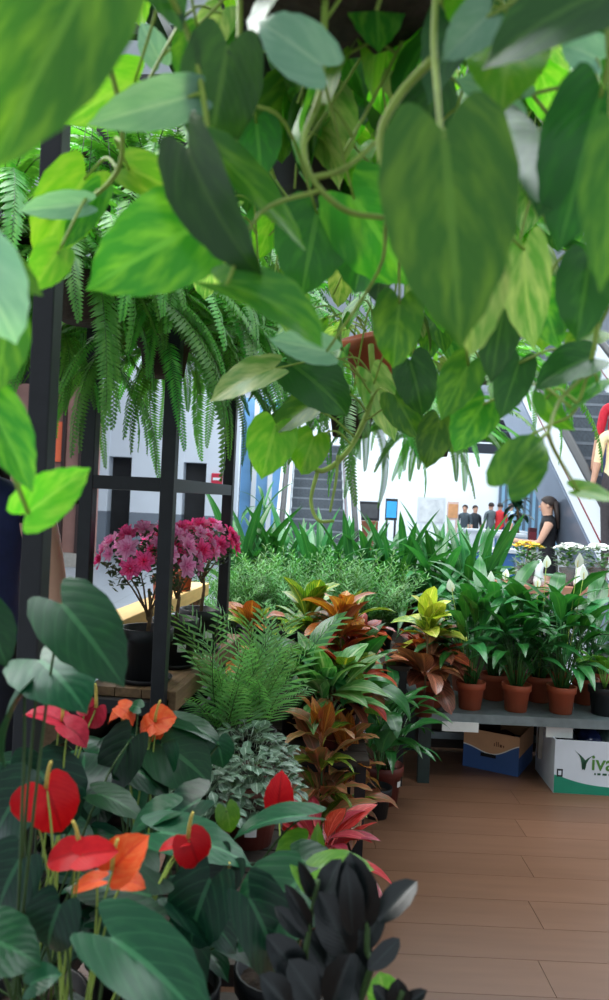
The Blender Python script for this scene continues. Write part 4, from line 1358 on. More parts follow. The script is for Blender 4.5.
class Anth:
    def __init__(self, label, px, d, z=.5, potmat='blackpot', r=.08, h=.14, name='potted_anthurium', cat='anthurium', x=None):
        c = P(px, 500, d)
        self.c = V((c.x if x is None else x, d, z))
        self.o = thing(name, label, cat, self.c)
        self.pot = pot(self.o, r, h, potmat)
        self.h = h

    def stem(self, b, ax, mat='stem_dark', r=.0025):
        b = V(b) - self.c
        a = rnd(0, 6.28)
        root = V((.025 * math.cos(a), .025 * math.sin(a), self.h * .8))
        m1 = root.lerp(b, .35) + V((0, 0, .25 * abs(b.z - root.z) * .4))
        m2 = root.lerp(b, .75) + V((0, 0, .10 * abs(b.z - root.z)))
        MB().tube(lerp_pts([root, m1, m2, b + V(ax).normalized() * .004], 5), r, 6, r * .65).add('stem', M_[mat], self.o)

    def leaf(self, kind, b, t_, w, d, dd=0.0, nu=.5, tw=0.0):
        B, T = P(b[0], b[1], d), P(t_[0], t_[1], d + dd)
        ax = T - B
        n = (V((0, 0, EYE)) - B).normalized() * (1 - nu) + V((0, 0, 1)) * nu
        n = Matrix.Rotation(tw, 3, ax.normalized()) @ n
        place(random.choice(AN[kind]), self.o, B, ax, n, ax.length, w * d / FPX)
        self.stem(B, ax)

    def flower(self, kind, b, t_, w, d, dd=0.0, nu=.5, tw=0.0, spadix=True):
        B, T = P(b[0], b[1], d), P(t_[0], t_[1], d + dd)
        ax = T - B
        n = (V((0, 0, EYE)) - B).normalized() * (1 - nu) + V((0, 0, 1)) * nu
        n = Matrix.Rotation(tw, 3, ax.normalized()) @ n
        s = place(AN[kind][1], self.o, B, ax, n, ax.length, w * d / FPX, 'spathe')
        if spadix:
            up = (n.normalized() * .5 + V((0, 0, .8)) + ax.normalized() * .25).normalized()
            obj('spadix', SPX, self.o, mw=Matrix.Translation(B + n.normalized() * .002 - self.c) @ up.to_track_quat('Z', 'Y').to_matrix().to_4x4() @ Matrix.Scale(.75, 4))
        self.stem(B, ax, 'stem', .0021)

    def fill(self, n, kinds, size, r0, r1, z0, z1):
        for i in range(n):
            a = i * 2.4 + rnd(-.4, .4)
            o_ = V((math.cos(a), math.sin(a), 0))
            B = self.c + o_ * rnd(r0, r1) + V((0, 0, rnd(z0, z1)))
            ax = o_ * rnd(.6, 1) + V((0, 0, rnd(-.7, .1)))
            L = size * rnd(.8, 1.2)
            place(random.choice(AN[random.choice(kinds)]), self.o, B, ax, V((0, 0, 1)) + o_ * .4, L, L * rnd(.65, .8))
            self.stem(B, ax)


a1 = Anth('tall anthurium with big arrow leaves against the near black post', 25, 1.0, r=.075)
a1.leaf('anth', (62, 604), (126, 684), 78, .95, -.05, .55, .25)
a1.leaf('anth', (40, 660), (88, 706), 84, .98, -.06, .5)
a1.leaf('anth', (-18, 612), (10, 668), 50, .9, 0, .4)
a1.leaf('anth', (26, 690), (-14, 768), 56, .95, 0, .9)
a2 = Anth('anthurium with crimson flowers and dark heart leaves at the left edge', 60, 1.25)
a2.flower('crimson', (62, 722), (22, 706), 34, 1.3, 0, .8)
a2.flower('crimson', (66, 726), (92, 744), 36, 1.28, 0, .7, 0, False)
a2.flower('crimson', (88, 708), (76, 702), 24, 1.35, 0, .4, 0, False)
a2.flower('crimson', (96, 708), (88, 732), 28, 1.36, 0, .5)
a2.leaf('dark', (80, 800), (86, 738), 60, 1.35, .1, .3)
a2.leaf('dark', (40, 772), (80, 836), 76, 1.25, 0, .55)
a2.leaf('dark', (24, 790), (-20, 850), 70, 1.2, 0, .5)
a2.leaf('anth', (98, 794), (148, 816), 44, 1.3, 0, .8)
a2.leaf('dark', (10, 765), (30, 800), 60, 1.3, 0, .5)
a2.leaf('dark', (130, 740), (100, 800), 50, 1.4, 0, .5)
a3 = Anth('anthurium with several red flowers low in front', 95, 1.0)
a3.flower('red', (46, 788), (66, 838), 54, 1.05, 0, .25)
a3.flower('red', (30, 796), (14, 826), 32, 1.06, 0, .4, 0, False)
a3.flower('red', (79, 852), (40, 862), 34, 1.0, 0, .35)
a3.flower('red', (80, 856), (119, 848), 34, .98, 0, .35, 0, False)
a3.flower('orange', (112, 870), (146, 834), 46, 1.0, 0, .3)
a3.flower('orange', (100, 880), (66, 890), 22, 1.02, 0, .6, 0, False)
a3.flower('orange', (120, 880), (148, 884), 28, 1.02, 0, .6, 0, False)
a3.flower('red', (188, 838), (202, 872), 40, 1.1, 0, .3)
a3.flower('red', (184, 842), (155, 848), 16, 1.1, 0, .6, 0, False)
a3.leaf('anth', (112, 938), (226, 1030), 84, .86, -.04, .5)
a3.leaf('anth', (-22, 936), (46, 962), 72, .84, 0, .5)
a3.leaf('dark', (150, 896), (62, 880), 66, 1.05, 0, .7)
a3.leaf('dark', (20, 860), (-10, 920), 70, 1.0, 0, .5)
a3.leaf('anth', (30, 985), (60, 970), 34, .85, 0, .5)
a3.leaf('dark', (60, 905), (40, 960), 60, .95, 0, .5)
a4 = Anth('anthurium with glossy heart leaves between the red flowers and the nerve plants', 195, 1.3)
a4.leaf('anth', (160, 832), (258, 858), 66, 1.2, 0, .75)
a4.leaf('anth', (306, 816), (222, 828), 46, 1.3, 0, .95)
a4.leaf('anth', (298, 882), (233, 950), 88, 1.1, -.05, .5)
a4.leaf('dark', (200, 800), (150, 835), 60, 1.3, 0, .7)
a4.leaf('dark', (210, 880), (180, 960), 70, 1.1, 0, .5)
a4.leaf('dark', (180, 900), (250, 950), 56, 1.12, 0, .6)
a4.leaf('lime', (226, 808), (232, 835), 26, 1.3, 0, .4)
a4.leaf('dark', (230, 860), (205, 900), 50, 1.2, 0, .5)
a4.leaf('anth', (170, 810), (120, 830), 50, 1.25, 0, .8)
a4.leaf('dark', (250, 900), (290, 990), 70, 1.05, 0, .6)
a4.flower('red', (228, 885), (228, 900), 12, 1.2, 0, .2)
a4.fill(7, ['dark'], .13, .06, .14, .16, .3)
a5 = Anth('orange anthurium with broad bright leaves behind the red one', 150, 1.42)
a5.flower('orange', (120, 708), (138, 722), 34, 1.5, 0, .8, 0, False)
a5.flower('orange', (122, 712), (104, 720), 30, 1.5, 0, .8, 0, False)
a5.flower('orange', (155, 722), (176, 714), 34, 1.5, 0, .4)
a5.flower('orange', (154, 724), (136, 732), 28, 1.5, 0, .5, 0, False)
a5.flower('orange', (154, 728), (156, 745), 18, 1.5, 0, .3, 0, False)
a5.leaf('anth', (162, 744), (216, 784), 70, 1.5, 0, .4)
a5.leaf('anth', (160, 745), (140, 790), 56, 1.5, 0, .5)
a5.leaf('anth', (176, 722), (232, 742), 34, 1.55, 0, .8)
a5.leaf('anth', (128, 735), (105, 750), 40, 1.5, 0, .6)
a5.leaf('dark', (110, 760), (180, 790), 60, 1.45, 0, .7)
a5.leaf('anth', (218, 742), (224, 770), 30, 1.55, 0, .3)
a5.leaf('anth', (140, 708), (128, 704), 24, 1.52, 0, .7)
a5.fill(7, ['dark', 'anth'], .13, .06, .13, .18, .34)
a6 = Anth('anthurium with one upright red flower and lime leaves beside the black plant', 300, 1.35, r=.075)
a6.flower('red', (278, 806), (282, 770), 30, 1.5, 0, .15, 0, False)
a6.leaf('lime', (304, 846), (270, 872), 44, 1.3, 0, .5)
a6.leaf('lime', (316, 866), (318, 822), 18, 1.25, 0, .3)
a6.leaf('lime', (320, 868), (378, 862), 34, 1.2, 0, .6)
a6.leaf('anth', (300, 860), (350, 880), 50, 1.22, 0, .6)
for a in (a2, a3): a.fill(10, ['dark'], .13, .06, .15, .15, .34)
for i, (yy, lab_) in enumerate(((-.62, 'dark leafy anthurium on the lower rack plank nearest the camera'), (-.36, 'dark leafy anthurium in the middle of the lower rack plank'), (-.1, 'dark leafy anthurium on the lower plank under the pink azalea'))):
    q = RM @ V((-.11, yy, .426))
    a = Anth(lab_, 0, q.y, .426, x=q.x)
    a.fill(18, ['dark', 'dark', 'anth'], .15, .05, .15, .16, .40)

ZL = [blade('zz_leaf', M_['zz'], 'oval', 1, 1, 8, 3, fold=.22, bend=b_) for b_ in ((.15, -.3), (.3, -.2))]
ZLG = blade('zz_leaf', M_['lime'], 'oval', 1, 1, 8, 3, fold=.22, bend=(.2, -.2))
zc = V((P(340, 500, .98).x, .98, .5))
zz = thing('black_zz_plant', 'black leaved plant with upright stems at the bottom centre', 'plant', zc)
pot(zz, .075, .13, 'blackpot')


def zstem(pts, d):
    q = lerp_pts([zc + V((rnd(-.02, .02), rnd(-.02, .02), .11))] + [P(a, b, d) for a, b in pts], 6)
    MB().tube([p - zc for p in q], .005, 6, .0025).add('stem', M_['stem_dark'], zz)


def zleaf(b, t_, w, d, dd=0, nu=.3, tw=0, me=None):
    B, T = P(b[0], b[1], d), P(t_[0], t_[1], d + dd)
    ax = T - B
    n = (V((0, 0, EYE)) - B).normalized() * (1 - nu) + V((0, 0, 1)) * nu
    place(me or random.choice(ZL), zz, B, ax, Matrix.Rotation(tw, 3, ax.normalized()) @ n, ax.length, w * d / FPX)


zstem([(366, 985), (367, 950), (366, 905), (352, 868)], .93)
zstem([(306, 985), (309, 930), (318, 880)], .95)
zstem([(335, 990), (338, 940), (336, 900)], .98)
zstem([(395, 1010), (402, 985)], .9)
for b, t_, w, d in (((379, 922), (418, 881), 30, .92), ((368, 970), (400, 938), 20, .92), ((366, 930), (350, 854), 42, .93), ((352, 935), (346, 862), 26, .92), ((350, 958), (318, 890), 40, .94),
                    ((311, 932), (284, 883), 18, .95), ((306, 938), (274, 906), 18, .95), ((316, 902), (298, 860), 14, .96), ((320, 905), (340, 858), 26, .97), ((306, 985), (268, 935), 34, .94),
                    ((335, 990), (305, 930), 38, .96), ((345, 985), (362, 925), 36, .96), ((360, 1000), (330, 950), 40, .93), ((318, 1005), (290, 960), 34, .92), ((400, 1012), (398, 980), 24, .9),
                    ((402, 1010), (428, 990), 16, .9), ((392, 1015), (374, 985), 18, .9), ((340, 930), (322, 870), 30, .98), ((330, 1010), (350, 955), 34, .92), ((290, 1010), (262, 975), 30, .9), ((366, 950), (382, 905), 20, .95)):
    zleaf(b, t_, w, d, rnd(-.02, .02), .3, rnd(-.3, .3))
zleaf((314, 900), (290, 864), 12, .955, 0, .3, 0, ZLG)
zleaf((385, 1005), (380, 972), 34, 1.0, 0, .4, 0, ZLG)

# ------------------------------------------------------------------ nerve plants, palms
random.seed(61)
FT = [blade('nerve_leaf', M_['fitt'], 'oval', .036, .026, 5, 2, fold=.15, bend=b_, stalk=[(0, 0), (.012, .02)], stalk_r=.0012) for b_ in ((.3, -.4), (.7, .1), (0, -.8))]


def nerve(label, px, d, z, n, r, lab):
    c = P(px, 770, d)
    o = thing('potted_nerve_plant', label, 'plant', (c.x, d, z))
    p_ = pot(o, .085, .11, 'brownpot')
    sticker(p_, .083, .045, lab, .032, .026)
    for i in range(n):
        a = i * 2.399; rr = r * math.sqrt((i + .5) / n)
        turn(random.choice(FT), o, (rr * math.cos(a) * .95, rr * math.sin(a) * .95, .095 + .10 * (1 - (rr / r) ** 2) + rnd(0, .03)), a - PI / 2 + rnd(-.6, .6), rnd(-.2, .5), rnd(.85, 1.35))
    return o


nerve('silver nerve plant in a brown pot nearest the red flower', 252, 2.16, .5, 170, .125, -PI / 2 + .1)
nerve('silver nerve plant in a brown pot half hidden by anthurium leaves', 205, 2.05, .5, 130, .10, -PI / 2 + .35)
nerve('silver nerve plant standing behind the other two', 245, 2.42, .5, 160, .14, -PI / 2)
PF = [frond('palm_frond', M_['palm'], L_, 13, .125, .013, a, b_, stalk=.22, pangle=.75, droop=.12, wfun=lambda u: .95 - .5 * u) for L_, a, b_ in ((.5, 1.52, 1.0), (.55, 1.5, .75), (.42, 1.5, 1.1), (.42, 1.35, .4))]


def palm(label, px, d, z, n, s):
    c = P(px, 680, d)
    o = thing('potted_palm', label, 'palm', (c.x, d, z))
    pot(o, .075, .13, 'blackpot')
    for i in range(n):
        a = i * 2.4 + rnd(-.3, .3)
        turn(random.choice(PF), o, (.02 * math.cos(a), .02 * math.sin(a), .11), a, rnd(-.1, .16), s * rnd(.6, 1.1), rnd(-.4, .4), 'frond')


palm('feathery parlour palm nearest the wooden plank', 232, 2.62, .5, 26, .95)
palm('feathery parlour palm in front of the copper croton', 258, 2.76, .5, 26, 1.0)

# ------------------------------------------------------------------ crotons, aglaonemas, copper plant
random.seed(71)


def kindleaf(mat, L, W, outline='lance', bends=((.9, -.3), (.5, -.7), (1.1, .3)), fold=.22, stalk=None, ripple=.0, rows=8):
    return [blade('leaf', M_[mat], outline, L, W, rows, 2, fold=fold, bend=b_, stalk=stalk or [(0, 0), (.015, .012)], stalk_r=.003, ripple=ripple) for b_ in bends]


CR = {k: kindleaf(k, .22, .095, 'oval', ripple=.008) for k in ('cro_red', 'cro_orange', 'cro_green', 'cro_yellow', 'cro_brown')}
CRW = {k: kindleaf(k, .2, .11, 'oval') for k in ('cro_green', 'cro_yellow', 'cro_red')}


def whorl(label, name, cat, px, d, z, potspec, stem_h, layers, r_stem=.006, spread=.0, lab=None, x=None):
    """leaves in whorls up an upright stem: layers of (count, height share, meshes, scale, tilt)"""
    c = P(px, 640, d)
    o = thing(name, label, cat, (c.x if x is None else x, d, z))
    r, h, mat = potspec
    p_ = pot(o, r, h, mat)
    if lab is not None:
        sticker(p_, r * .93, h * .5, lab, .032, .022); sticker(p_, r * .88, h * .2, lab - .1, .03, .014); sticker(p_, r * .95, h * .5, lab + .75, .022, .028)
    if stem_h > .03: MB().tube([(0, 0, h * .8), (.006, .004, h + stem_h * .5), (0, 0, h + stem_h)], r_stem, 6, r_stem * .6).add('stem', M_['bark'] if 'croton' in name else M_['stem_dark'], o)
    g = 0
    for (n, hs, mes, s, tl) in layers:
        if 'croton' in name: n, s = int(n * 1.6), s * .88
        for i in range(n):
            a = g * 2.399 + rnd(-.25, .25); g += 1
            turn(random.choice(mes), o, (spread * math.cos(a + PI / 2), spread * math.sin(a + PI / 2), h * .85 + stem_h * hs + rnd(-.015, .015)), a, tl + rnd(-.2, .2), s * rnd(.85, 1.15), rnd(-.3, .3))
    return o


cp = (.075, .13, 'brownpot')
whorl('red croton with orange top leaves in the middle of the bed', 'potted_croton', 'croton', 340, 3.55, .45, cp, .33, [(14, .1, CR['cro_red'] + CR['cro_brown'], 1.15, .35), (12, .5, CR['cro_red'], 1.15, .15), (8, .85, CR['cro_red'] + CR['cro_orange'], 1.05, -.05), (6, 1.0, CR['cro_orange'] + CR['cro_green'], 1.0, -.35)])
whorl('low green and red croton in front of the red croton', 'potted_croton', 'croton', 352, 3.3, .45, (.06, .11, 'brownpot'), .2, [(9, .3, CR['cro_red'] + CR['cro_brown'], .95, .25), (9, .9, CR['cro_red'] + CR['cro_green'], .9, .0)], x=.2)
whorl('green croton with yellow veins left of the red croton', 'potted_croton', 'croton', 306, 3.68, .45, cp, .33, [(10, .3, CR['cro_green'] + CR['cro_brown'], 1.0, .3), (11, .8, CR['cro_green'] + CRW['cro_green'], 1.1, 0), (6, 1.0, CR['cro_green'], 1.1, -.4)])
whorl('small copper croton left of the green croton near the palm', 'potted_croton', 'croton', 250, 3.6, .45, cp, .30, [(9, .4, CR['cro_green'] + CR['cro_orange'], .9, .3), (8, .9, CR['cro_orange'] + CR['cro_green'], .9, -.1)])
whorl('red croton with dark brown lower leaves beside the yellow croton', 'potted_croton', 'croton', 377, 3.72, .45, cp, .30, [(12, .2, CR['cro_brown'] + CR['cro_red'], 1.1, .3), (10, .7, CR['cro_red'], 1.05, 0), (6, 1.0, CR['cro_green'] + CR['cro_orange'], .95, -.35)], x=.26)
whorl('croton with yellow and lime top leaves on the end of the shelf', 'potted_croton', 'croton', 432, 4.2, .376, (.085, .15, 'terracotta'), .24, [(12, .1, CR['cro_brown'], 1.25, .35), (12, .5, CR['cro_brown'] + CR['cro_red'], 1.2, .15), (10, .9, CR['cro_brown'] + CR['cro_yellow'], .95, .0), (10, 1.05, CR['cro_yellow'] + CR['cro_green'], .6, -.35)])
whorl('croton with big yellow-green upright leaves behind the brown one', 'potted_croton', 'croton', 408, 4.0, .376, (.06, .11, 'brownpot'), .36, [(8, .3, CR['cro_brown'], 1.1, .2), (7, .9, CRW['cro_green'] + CRW['cro_yellow'], 1.0, -.25), (4, 1.0, CRW['cro_yellow'], 1.05, -.6)], x=.66)
AG = kindleaf('agla', .25, .10, 'lance', ((1.2, .1), (.8, -.3), (1.4, .7)), .2, [(0, 0), (.02, .09)])
AGR = kindleaf('agla_red', .17, .06, 'lance', ((1.0, -.1), (.6, -.4), (1.3, .5)), .2, [(0, 0), (.025, .06)])
CPP = kindleaf('ornge', .2, .075, 'lance', ((1.0, -.5), (.6, -.9), (1.3, .3)), .25, [(0, 0), (.02, .03)], .02)
CPG = kindleaf('cro_green', .14, .05, 'lance', ((.9, -.5), (1.2, .2)), .25, [(0, 0), (.02, .03)], .02)
CPO = kindleaf('cro_orange', .19, .07, 'lance', ((1.2, .3), (1.4, .8)), .25, [(0, 0), (.02, .03)], .02)
BGR = kindleaf('lily', .26, .12, 'lance', ((1.1, -.3), (.8, -.9), (1.4, .5)), .15, [(0, 0), (.03, .12)])
LIM = kindleaf('lime', .22, .09, 'lance', ((1.3, .8), (1.4, 1.0)), .15, [(0, 0), (.01, .12)])
whorl('green and white aglaonema between the palm and the copper plant', 'potted_aglaonema', 'aglaonema', 330, 3.2, .45, (.075, .13, 'brownpot'), .05, [(12, .0, AG, .95, .35), (12, .5, AG, .95, .05), (6, 1.0, AG, .9, -.2)], spread=.015)
whorl('dark green broad-leaved plant between aglaonema and croton', 'potted_plant', 'plant', 300, 3.32, .45, (.075, .13, 'blackpot'), .08, [(9, .0, BGR, .95, .3), (9, .6, BGR, 1.0, .0)], spread=.015)
whorl('dark green broad-leaved plant behind the tall lime leaf', 'potted_plant', 'plant', 372, 3.42, .45, (.065, .12, 'blackpot'), .08, [(9, .0, BGR, .9, .3), (8, .6, BGR, .95, .0)], spread=.015, x=.235)
whorl('copper and orange aglaonema with curling leaves at the floor edge', 'copper_aglaonema', 'aglaonema', 330, 2.98, 0, (.085, .16, 'brownpot'), .38, [(18, .15, CPP + CPG, 1.0, .4), (18, .45, CPP + CPG, 1.05, .25), (16, .75, CPP + CPG, 1.0, .1), (12, 1.0, CPO + CPP + CPG, .95, -.3)], x=.11)
whorl('low copper aglaonema behind the red one', 'copper_aglaonema', 'aglaonema', 352, 3.15, 0, (.085, .16, 'brownpot'), .30, [(16, .2, CPP + CPG, 1.0, .35), (16, .6, CPP + CPG + CPO, 1.0, .15), (12, 1.0, CPP + CPO, .9, -.2)], x=.21)
whorl('red-leaved aglaonema spreading over the floor edge', 'red_aglaonema', 'aglaonema', 338, 2.72, 0, (.085, .15, 'brownpot'), .10, [(11, .1, AGR, 1.25, .45), (9, .6, AGR, 1.15, .1), (6, 1.0, AGR, 1.05, -.2)], spread=.015, x=.115)

# ------------------------------------------------------------------ peace lilies
random.seed(81)
LY = []
for (ph, py, b_, L_, W_) in ((.24, .06, (1.1, -.5), .25, .058), (.18, .08, (.9, -.8), .25, .06), (.30, .045, (1.3, .2), .26, .06), (.27, .06, (1.2, -.3), .27, .06), (.12, .08, (.8, -.8), .22, .05)):
    LY.append(blade('lily_leaf', M_['lily'], 'lance', L_, W_, 9, 2, fold=.15, bend=b_, stalk=[(0, 0), (py * .25, ph * .4), (py * .6, ph * .75), (py, ph)], stalk_r=.003, ripple=.01))
SPW = blade('white_spathe', M_['sp_white'], 'lance', 1, .62, 8, 3, fold=.35, bend=(.25, -.15))


def lily(label, px, d, z, potspec, n, s, spathes=(), lab=None, x=None, name='potted_peace_lily', meshes=None, group=None, cat='peace lily', y=None):
    c = P(px, 700 if z < .5 else 580, d)
    o = thing(name, label, cat, (c.x if x is None else x, d, z), 0, group)
    r, h, mat = potspec
    p_ = pot(o, r, h, mat)
    if lab is not None:
        sticker(p_, r * .93, h * .5, lab, .032, .022); sticker(p_, r * .86, h * .22, lab - .1, .03, .012); sticker(p_, r * .96, h * .52, lab + .75, .024, .028)
    for i in range(n):
        a = i * 2.399 + rnd(-.3, .3)
        k = i / n
        turn(random.choice(meshes or LY), o, (.025 * math.cos(a + PI / 2), .025 * math.sin(a + PI / 2), h * .82), a, .12 - .25 * k + rnd(-.1, .15), s * rnd(.75, 1.1), rnd(-.25, .25))
    for (sx, sy, L_) in spathes:
        B = P(sx, sy, d - .02)
        ax = V((rnd(-.3, .3), -.1, 1))
        loc = V(o.location)
        st = lerp_pts([V((0, 0, h * .8)), (B - loc) * .55 + V((0, 0, .05)), B - loc], 6)
        MB().tube(st, .0024, 5, .0018).add('flower_stem', M_['stem'], o)
        sp = place(SPW, o, B, ax, V((rnd(-.5, .5), -1, .2)), L_, L_, 'spathe')
        obj('spadix', SPX, o, mw=Matrix.Translation(B - loc + V((0, -.012, .004))) @ Matrix.Scale(.6, 4))
    return o


tp = (.078, .145, 'terracotta')
lily('peace lily in a terracotta pot nearest the yellow croton', 470, 4.19, .376, tp, 36, 1.19, ((452, 592, .075),))
lily('peace lily in a terracotta pot in the middle of the shelf front', 516, 4.19, .376, tp, 36, 1.15)
lily('peace lily in a terracotta pot next to the black pot', 561, 4.19, .376, tp, 36, 1.25, ((577, 568, .085), (583, 580, .08)))
lily('peace lily behind and between the first two shelf pots', 493, 4.42, .376, tp, 36, 1.38, ((488, 586, .09),))
lily('peace lily behind and between the second and third shelf pots', 538, 4.42, .376, tp, 36, 1.38, ((546, 568, .075), (537, 588, .06)))
lily('peace lily at the back beside the black pot', 584, 4.42, .376, tp, 36, 1.38)
lily('peace lily in the last row behind the yellow croton', 462, 4.6, .376, tp, 34, 1.15)
lily('peace lily in the last row beside the long back bench', 512, 4.6, .376, tp, 34, 1.15, ((505, 580, .07),))
lily('peace lily in the last row below the yellow flowers', 556, 4.6, .376, tp, 34, 1.05)
lily('peace lily in the last row below the white chrysanthemums', 598, 4.6, .376, tp, 34, 1.05)
lily('peace lily in a brown floor pot with white stickers', 388, 3.8, 0, (.092, .185, 'brownpot'), 36, 1.1, lab=-PI / 2 + .05)
o = thing('potted_lime_plant', 'lime green plant in a black pot at the right end of the shelf', 'plant', (P(604, 700, 4.2).x, 4.2, .376))
pot(o, .085, .15, 'blackpot')
for i in range(16): turn(random.choice(kindleaf('lime', .24, .08, 'lance', ((1.2, 0), (1.0, -.4))) if i == 0 else LIMS), o, (0, 0, .13), i * 2.4, rnd(-.2, .3), rnd(.8, 1.1), 0) if i else globals().__setitem__('LIMS', kindleaf('lime', .22, .08, 'lance', ((1.2, 0), (1.0, -.4)), .2, [(0, 0), (.02, .12)]))
# tall lime leaf plant beside the floor pot
o = thing('potted_plant', 'plant with one tall upright lime leaf above the floor pot', 'plant', (.40, 3.62, 0))
pot(o, .07, .14, 'blackpot')
for i in range(6): turn(random.choice(BGR), o, (0, 0, .2), i * 2.4, rnd(-.1, .3), .95)
MB().tube([(0, 0, .1), (.0, 0, .32), (0, 0, .5)], .006, 6, .004).add('stem', M_['stem_dark'], o)
place(LIM[0], o, V((.40, 3.62, .5)), V((.05, -.1, 1)), V((-.3, -1, .1)), .9, .9)
turn(LIM[1], o, (0, 0, .42), 2.4, .5, .8)
for i in range(5): turn(random.choice(BGR), o, (0, 0, .40), i * 2.4 + 1, rnd(-.1, .3), .8)

# ------------------------------------------------------------------ feathery asparagus ferns and the back row
random.seed(91)


def spray(name, mat, h, n, ll, lean):
    mb = MB()
    pts = [V((0, lean * (t_ / 10) ** 1.6, h * (t_ / 10))) for t_ in range(11)]
    mb.tube([tuple(p) for p in pts[::2]], .0018, 3, .0008)
    for fi in range(len(mb.f)): mb.uv[fi] = [(.5, .5)] * len(mb.f[fi])
    for i in range(n):
        t_ = .2 + .8 * i / n
        f = t_ * 10; k = min(9, int(f)); c = pts[k].lerp(pts[k + 1], f - k)
        a = i * 2.4
        d = V((math.cos(a), math.sin(a), rnd(.2, .9))).normalized()
        s = d.cross(V((0, 0, 1))).normalized() * .0035
        L = ll * rnd(.7, 1.2) * (1.1 - .5 * t_)
        b = len(mb.v)
        mb.v += [c - s * .4, c + s * .4, c + d * L * .6 + s, c + d * L, c + d * L * .6 - s]
        mb.face([b, b + 1, b + 2, b + 3, b + 4], [(.4, .5)] * 5)
    return mb.mesh(name, mat)


SPY = [spray('spray', M_['fine'], h, 60, .06, l) for h, l in ((.38, .1), (.34, .2), (.42, .05), (.3, .26))]
labs = ['feathery asparagus fern nearest the rack', 'feathery asparagus fern second from the rack', 'feathery asparagus fern left of the escalator foot', 'feathery asparagus fern right before the escalator foot', 'feathery asparagus fern behind the red croton', 'feathery asparagus fern farthest from the rack']
for i, px in enumerate((232, 262, 292, 322, 352, 384)):
    d = 4.3 + (i % 2) * .16
    c = P(px, 580, d)
    o = thing('asparagus_fern', labs[i], 'asparagus fern', (c.x, d, .62))
    pot(o, .07, .12, 'blackpot')
    for k in range(40):
        a = k * 2.4
        turn(random.choice(SPY), o, (.03 * math.cos(a), .03 * math.sin(a), .10), a, rnd(-.05, .45), rnd(.8, 1.15), 0, 'spray')
random.seed(92)
ST = []
for (b_, L_, W_, st) in (((1.3, .3), .55, .06, .08), ((1.15, -.3), .6, .055, .06), ((1.45, .9), .58, .06, .1), ((1.0, -.9), .52, .055, .05)):
    ST.append(blade('strap_leaf', M_['lily_back'], 'strap', L_, W_, 9, 1, fold=.3, bend=b_, stalk=[(0, 0), (.01, st)], stalk_r=.004, twist=rnd(-.3, .3)))
for i in range(20):
    px = 236 + i * 13.2 + rnd(-3, 3)
    d = 5.3 + (i % 3) * .22
    lily('strap-leaved green plant in the crowded back row before the mall', px, d, .6, (.075, .14, 'terracotta' if i % 4 == 1 else 'blackpot'), 27, rnd(.9, 1.2), name='strap_leaved_plant', meshes=ST, group='strap-leaved plants on the long back bench', cat='plant')
# slim palm rising by the blue window
o = thing('slim_palm', 'slim young palm rising before the blue window', 'palm', (P(262, 500, 5.9).x, 6.25, 0))
pot(o, .1, .18, 'terracotta')
MB().tube([(0, 0, .1), (.01, 0, .8), (0, 0, 1.35)], .01, 6, .006).add('stem', M_['stem_dark'], o)
for i in range(9): turn(random.choice(ST), o, (0, 0, 1.33), i * 2.4, rnd(.0, .5), rnd(.4, .6))

# ------------------------------------------------------------------ flower pots on the table
random.seed(95)
BL = {}
for k, rgb in (('yellow', (240, 196, 70)), ('white', (240, 242, 238))):
    mt = pm(k + '_bloom', rgb, .6, .1, 80)
    mb = MB()
    for i in range(9):
        a = 2 * PI * i / 9
        e, s = V((math.cos(a), math.sin(a), 0)), V((-math.sin(a), math.cos(a), 0))
        b = len(mb.v)
        mb.v += [e * .002, e * .014 + s * .005 + V((0, 0, .003)), e * .022 + V((0, 0, .001)), e * .014 - s * .005 + V((0, 0, .003))]
        mb.face([b, b + 1, b + 2, b + 3])
    mb.ball(V((0, 0, .003)), .006, .006, .004, 8, 4)
    BL[k] = mb.mesh('bloom', mt)
FO = leafmat('bouquet_leaf', (58, 104, 56), (84, 132, 74), (100, 140, 80), tr=.2, vein=0)
WRAP = glassmat('clear_wrap', (226, 232, 238), .22, .25)


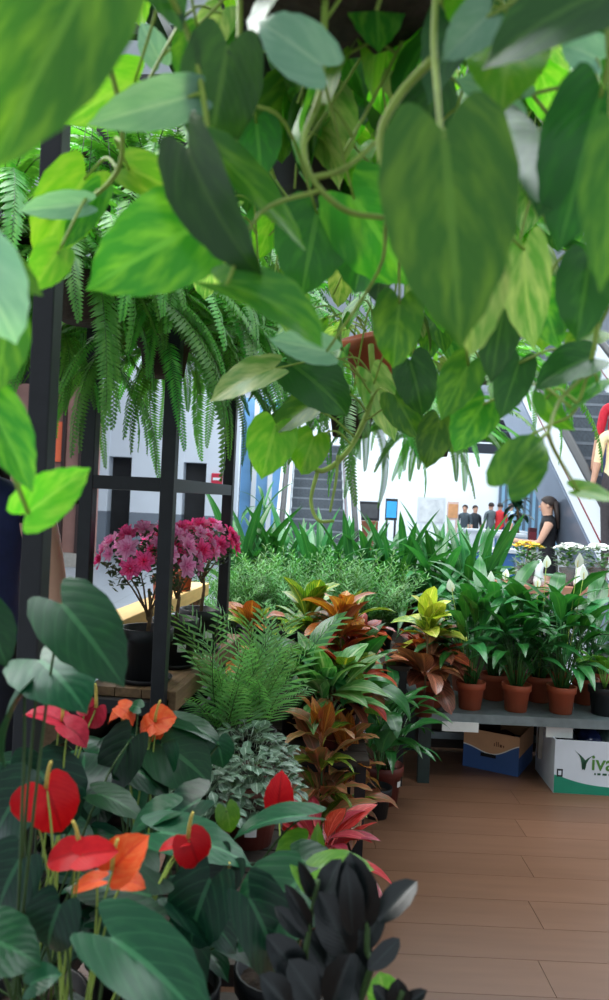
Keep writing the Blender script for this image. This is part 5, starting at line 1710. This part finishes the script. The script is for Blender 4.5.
def bouquet(label, name, px, d, k, n, R, wrap=True):
    c = P(px, 570, d)
    o = thing(name, label, 'potted flower', (c.x, d, .992))
    pot(o, .06, .11, 'blackpot')
    mb = MB()
    for i in range(160):
        th, u = rnd(0, 2 * PI), rnd(0, 1)
        cpt = V((R * .9 * math.sqrt(u) * math.cos(th), R * .9 * math.sqrt(u) * math.sin(th), rnd(.11, .235)))
        dd = V((math.cos(th), math.sin(th), rnd(-.3, .8))).normalized(); s = dd.cross(V((0, 0, 1))).normalized() * .014
        b = len(mb.v)
        L = rnd(.035, .06)
        mb.v += [cpt, cpt + dd * L * .5 + s, cpt + dd * L, cpt + dd * L * .5 - s]
        mb.face([b, b + 1, b + 2, b + 3], [(.5, 0), (.2, .5), (.5, 1), (.8, .5)])
    tag(mb.add('foliage', FO, o), kind='stuff')
    for i in range(n):
        a, rr = i * 2.399, R * math.sqrt((i + .5) / n)
        obj('bloom', BL[k], o, mw=Matrix.Translation((rr * math.cos(a), rr * math.sin(a), .262 - .03 * (rr / R) ** 2 + rnd(-.006, .006))) @ Euler((rnd(-.4, .4), rnd(-.4, .4), 0)).to_matrix().to_4x4() @ Matrix.Scale(rnd(.8, 1.2), 4))
    if wrap:
        mb = MB()
        seg = 18
        for (r, z) in ((.045, -.0), (.066, .05), (.09, .15)):
            for q in range(seg):
                a = 2 * PI * q / seg
                mb.v.append(V((r * math.cos(a) * (1 + .06 * (-1) ** q), r * math.sin(a) * (1 + .06 * (-1) ** q), z + (.02 * (-1) ** q if z > .1 else 0) + .001)))
        for i in range(2):
            for q in range(seg): mb.face([i * seg + q, i * seg + (q + 1) % seg, (i + 1) * seg + (q + 1) % seg, (i + 1) * seg + q])
        mb.add('wrapper', WRAP, o)
    return o


bouquet('yellow flowers in a dark pot on the table', 'potted_yellow_flower', 527, 4.9, 'yellow', 40, .088)
bouquet('white chrysanthemums in a wrapped pot beside the yellow flowers', 'potted_chrysanthemum', 569, 4.92, 'white', 44, .085)
bouquet('white chrysanthemums in a dark pot at the right end of the table', 'potted_chrysanthemum', 598, 5.0, 'white', 44, .09)
random.seed(97)
for px, lab in ((539, 'white plastic sleeve standing beside the yellow flowers'), (580, 'white plastic sleeve standing between the chrysanthemums')):
    c = P(px, 570, 4.83)
    mb = MB()
    mb.lathe([(.03, 0), (.034, .03), (.024, .08), (.03, .12), (.008, .16)], 12, cap=True)
    mb.v = [V((p.x * rnd(.8, 1.2), p.y * rnd(.8, 1.2), p.z)) for p in mb.v]
    tag(mb.add('plastic_sleeve', M_['white'], None, loc=(c.x, 4.83, .992)), lab, 'wrapper')
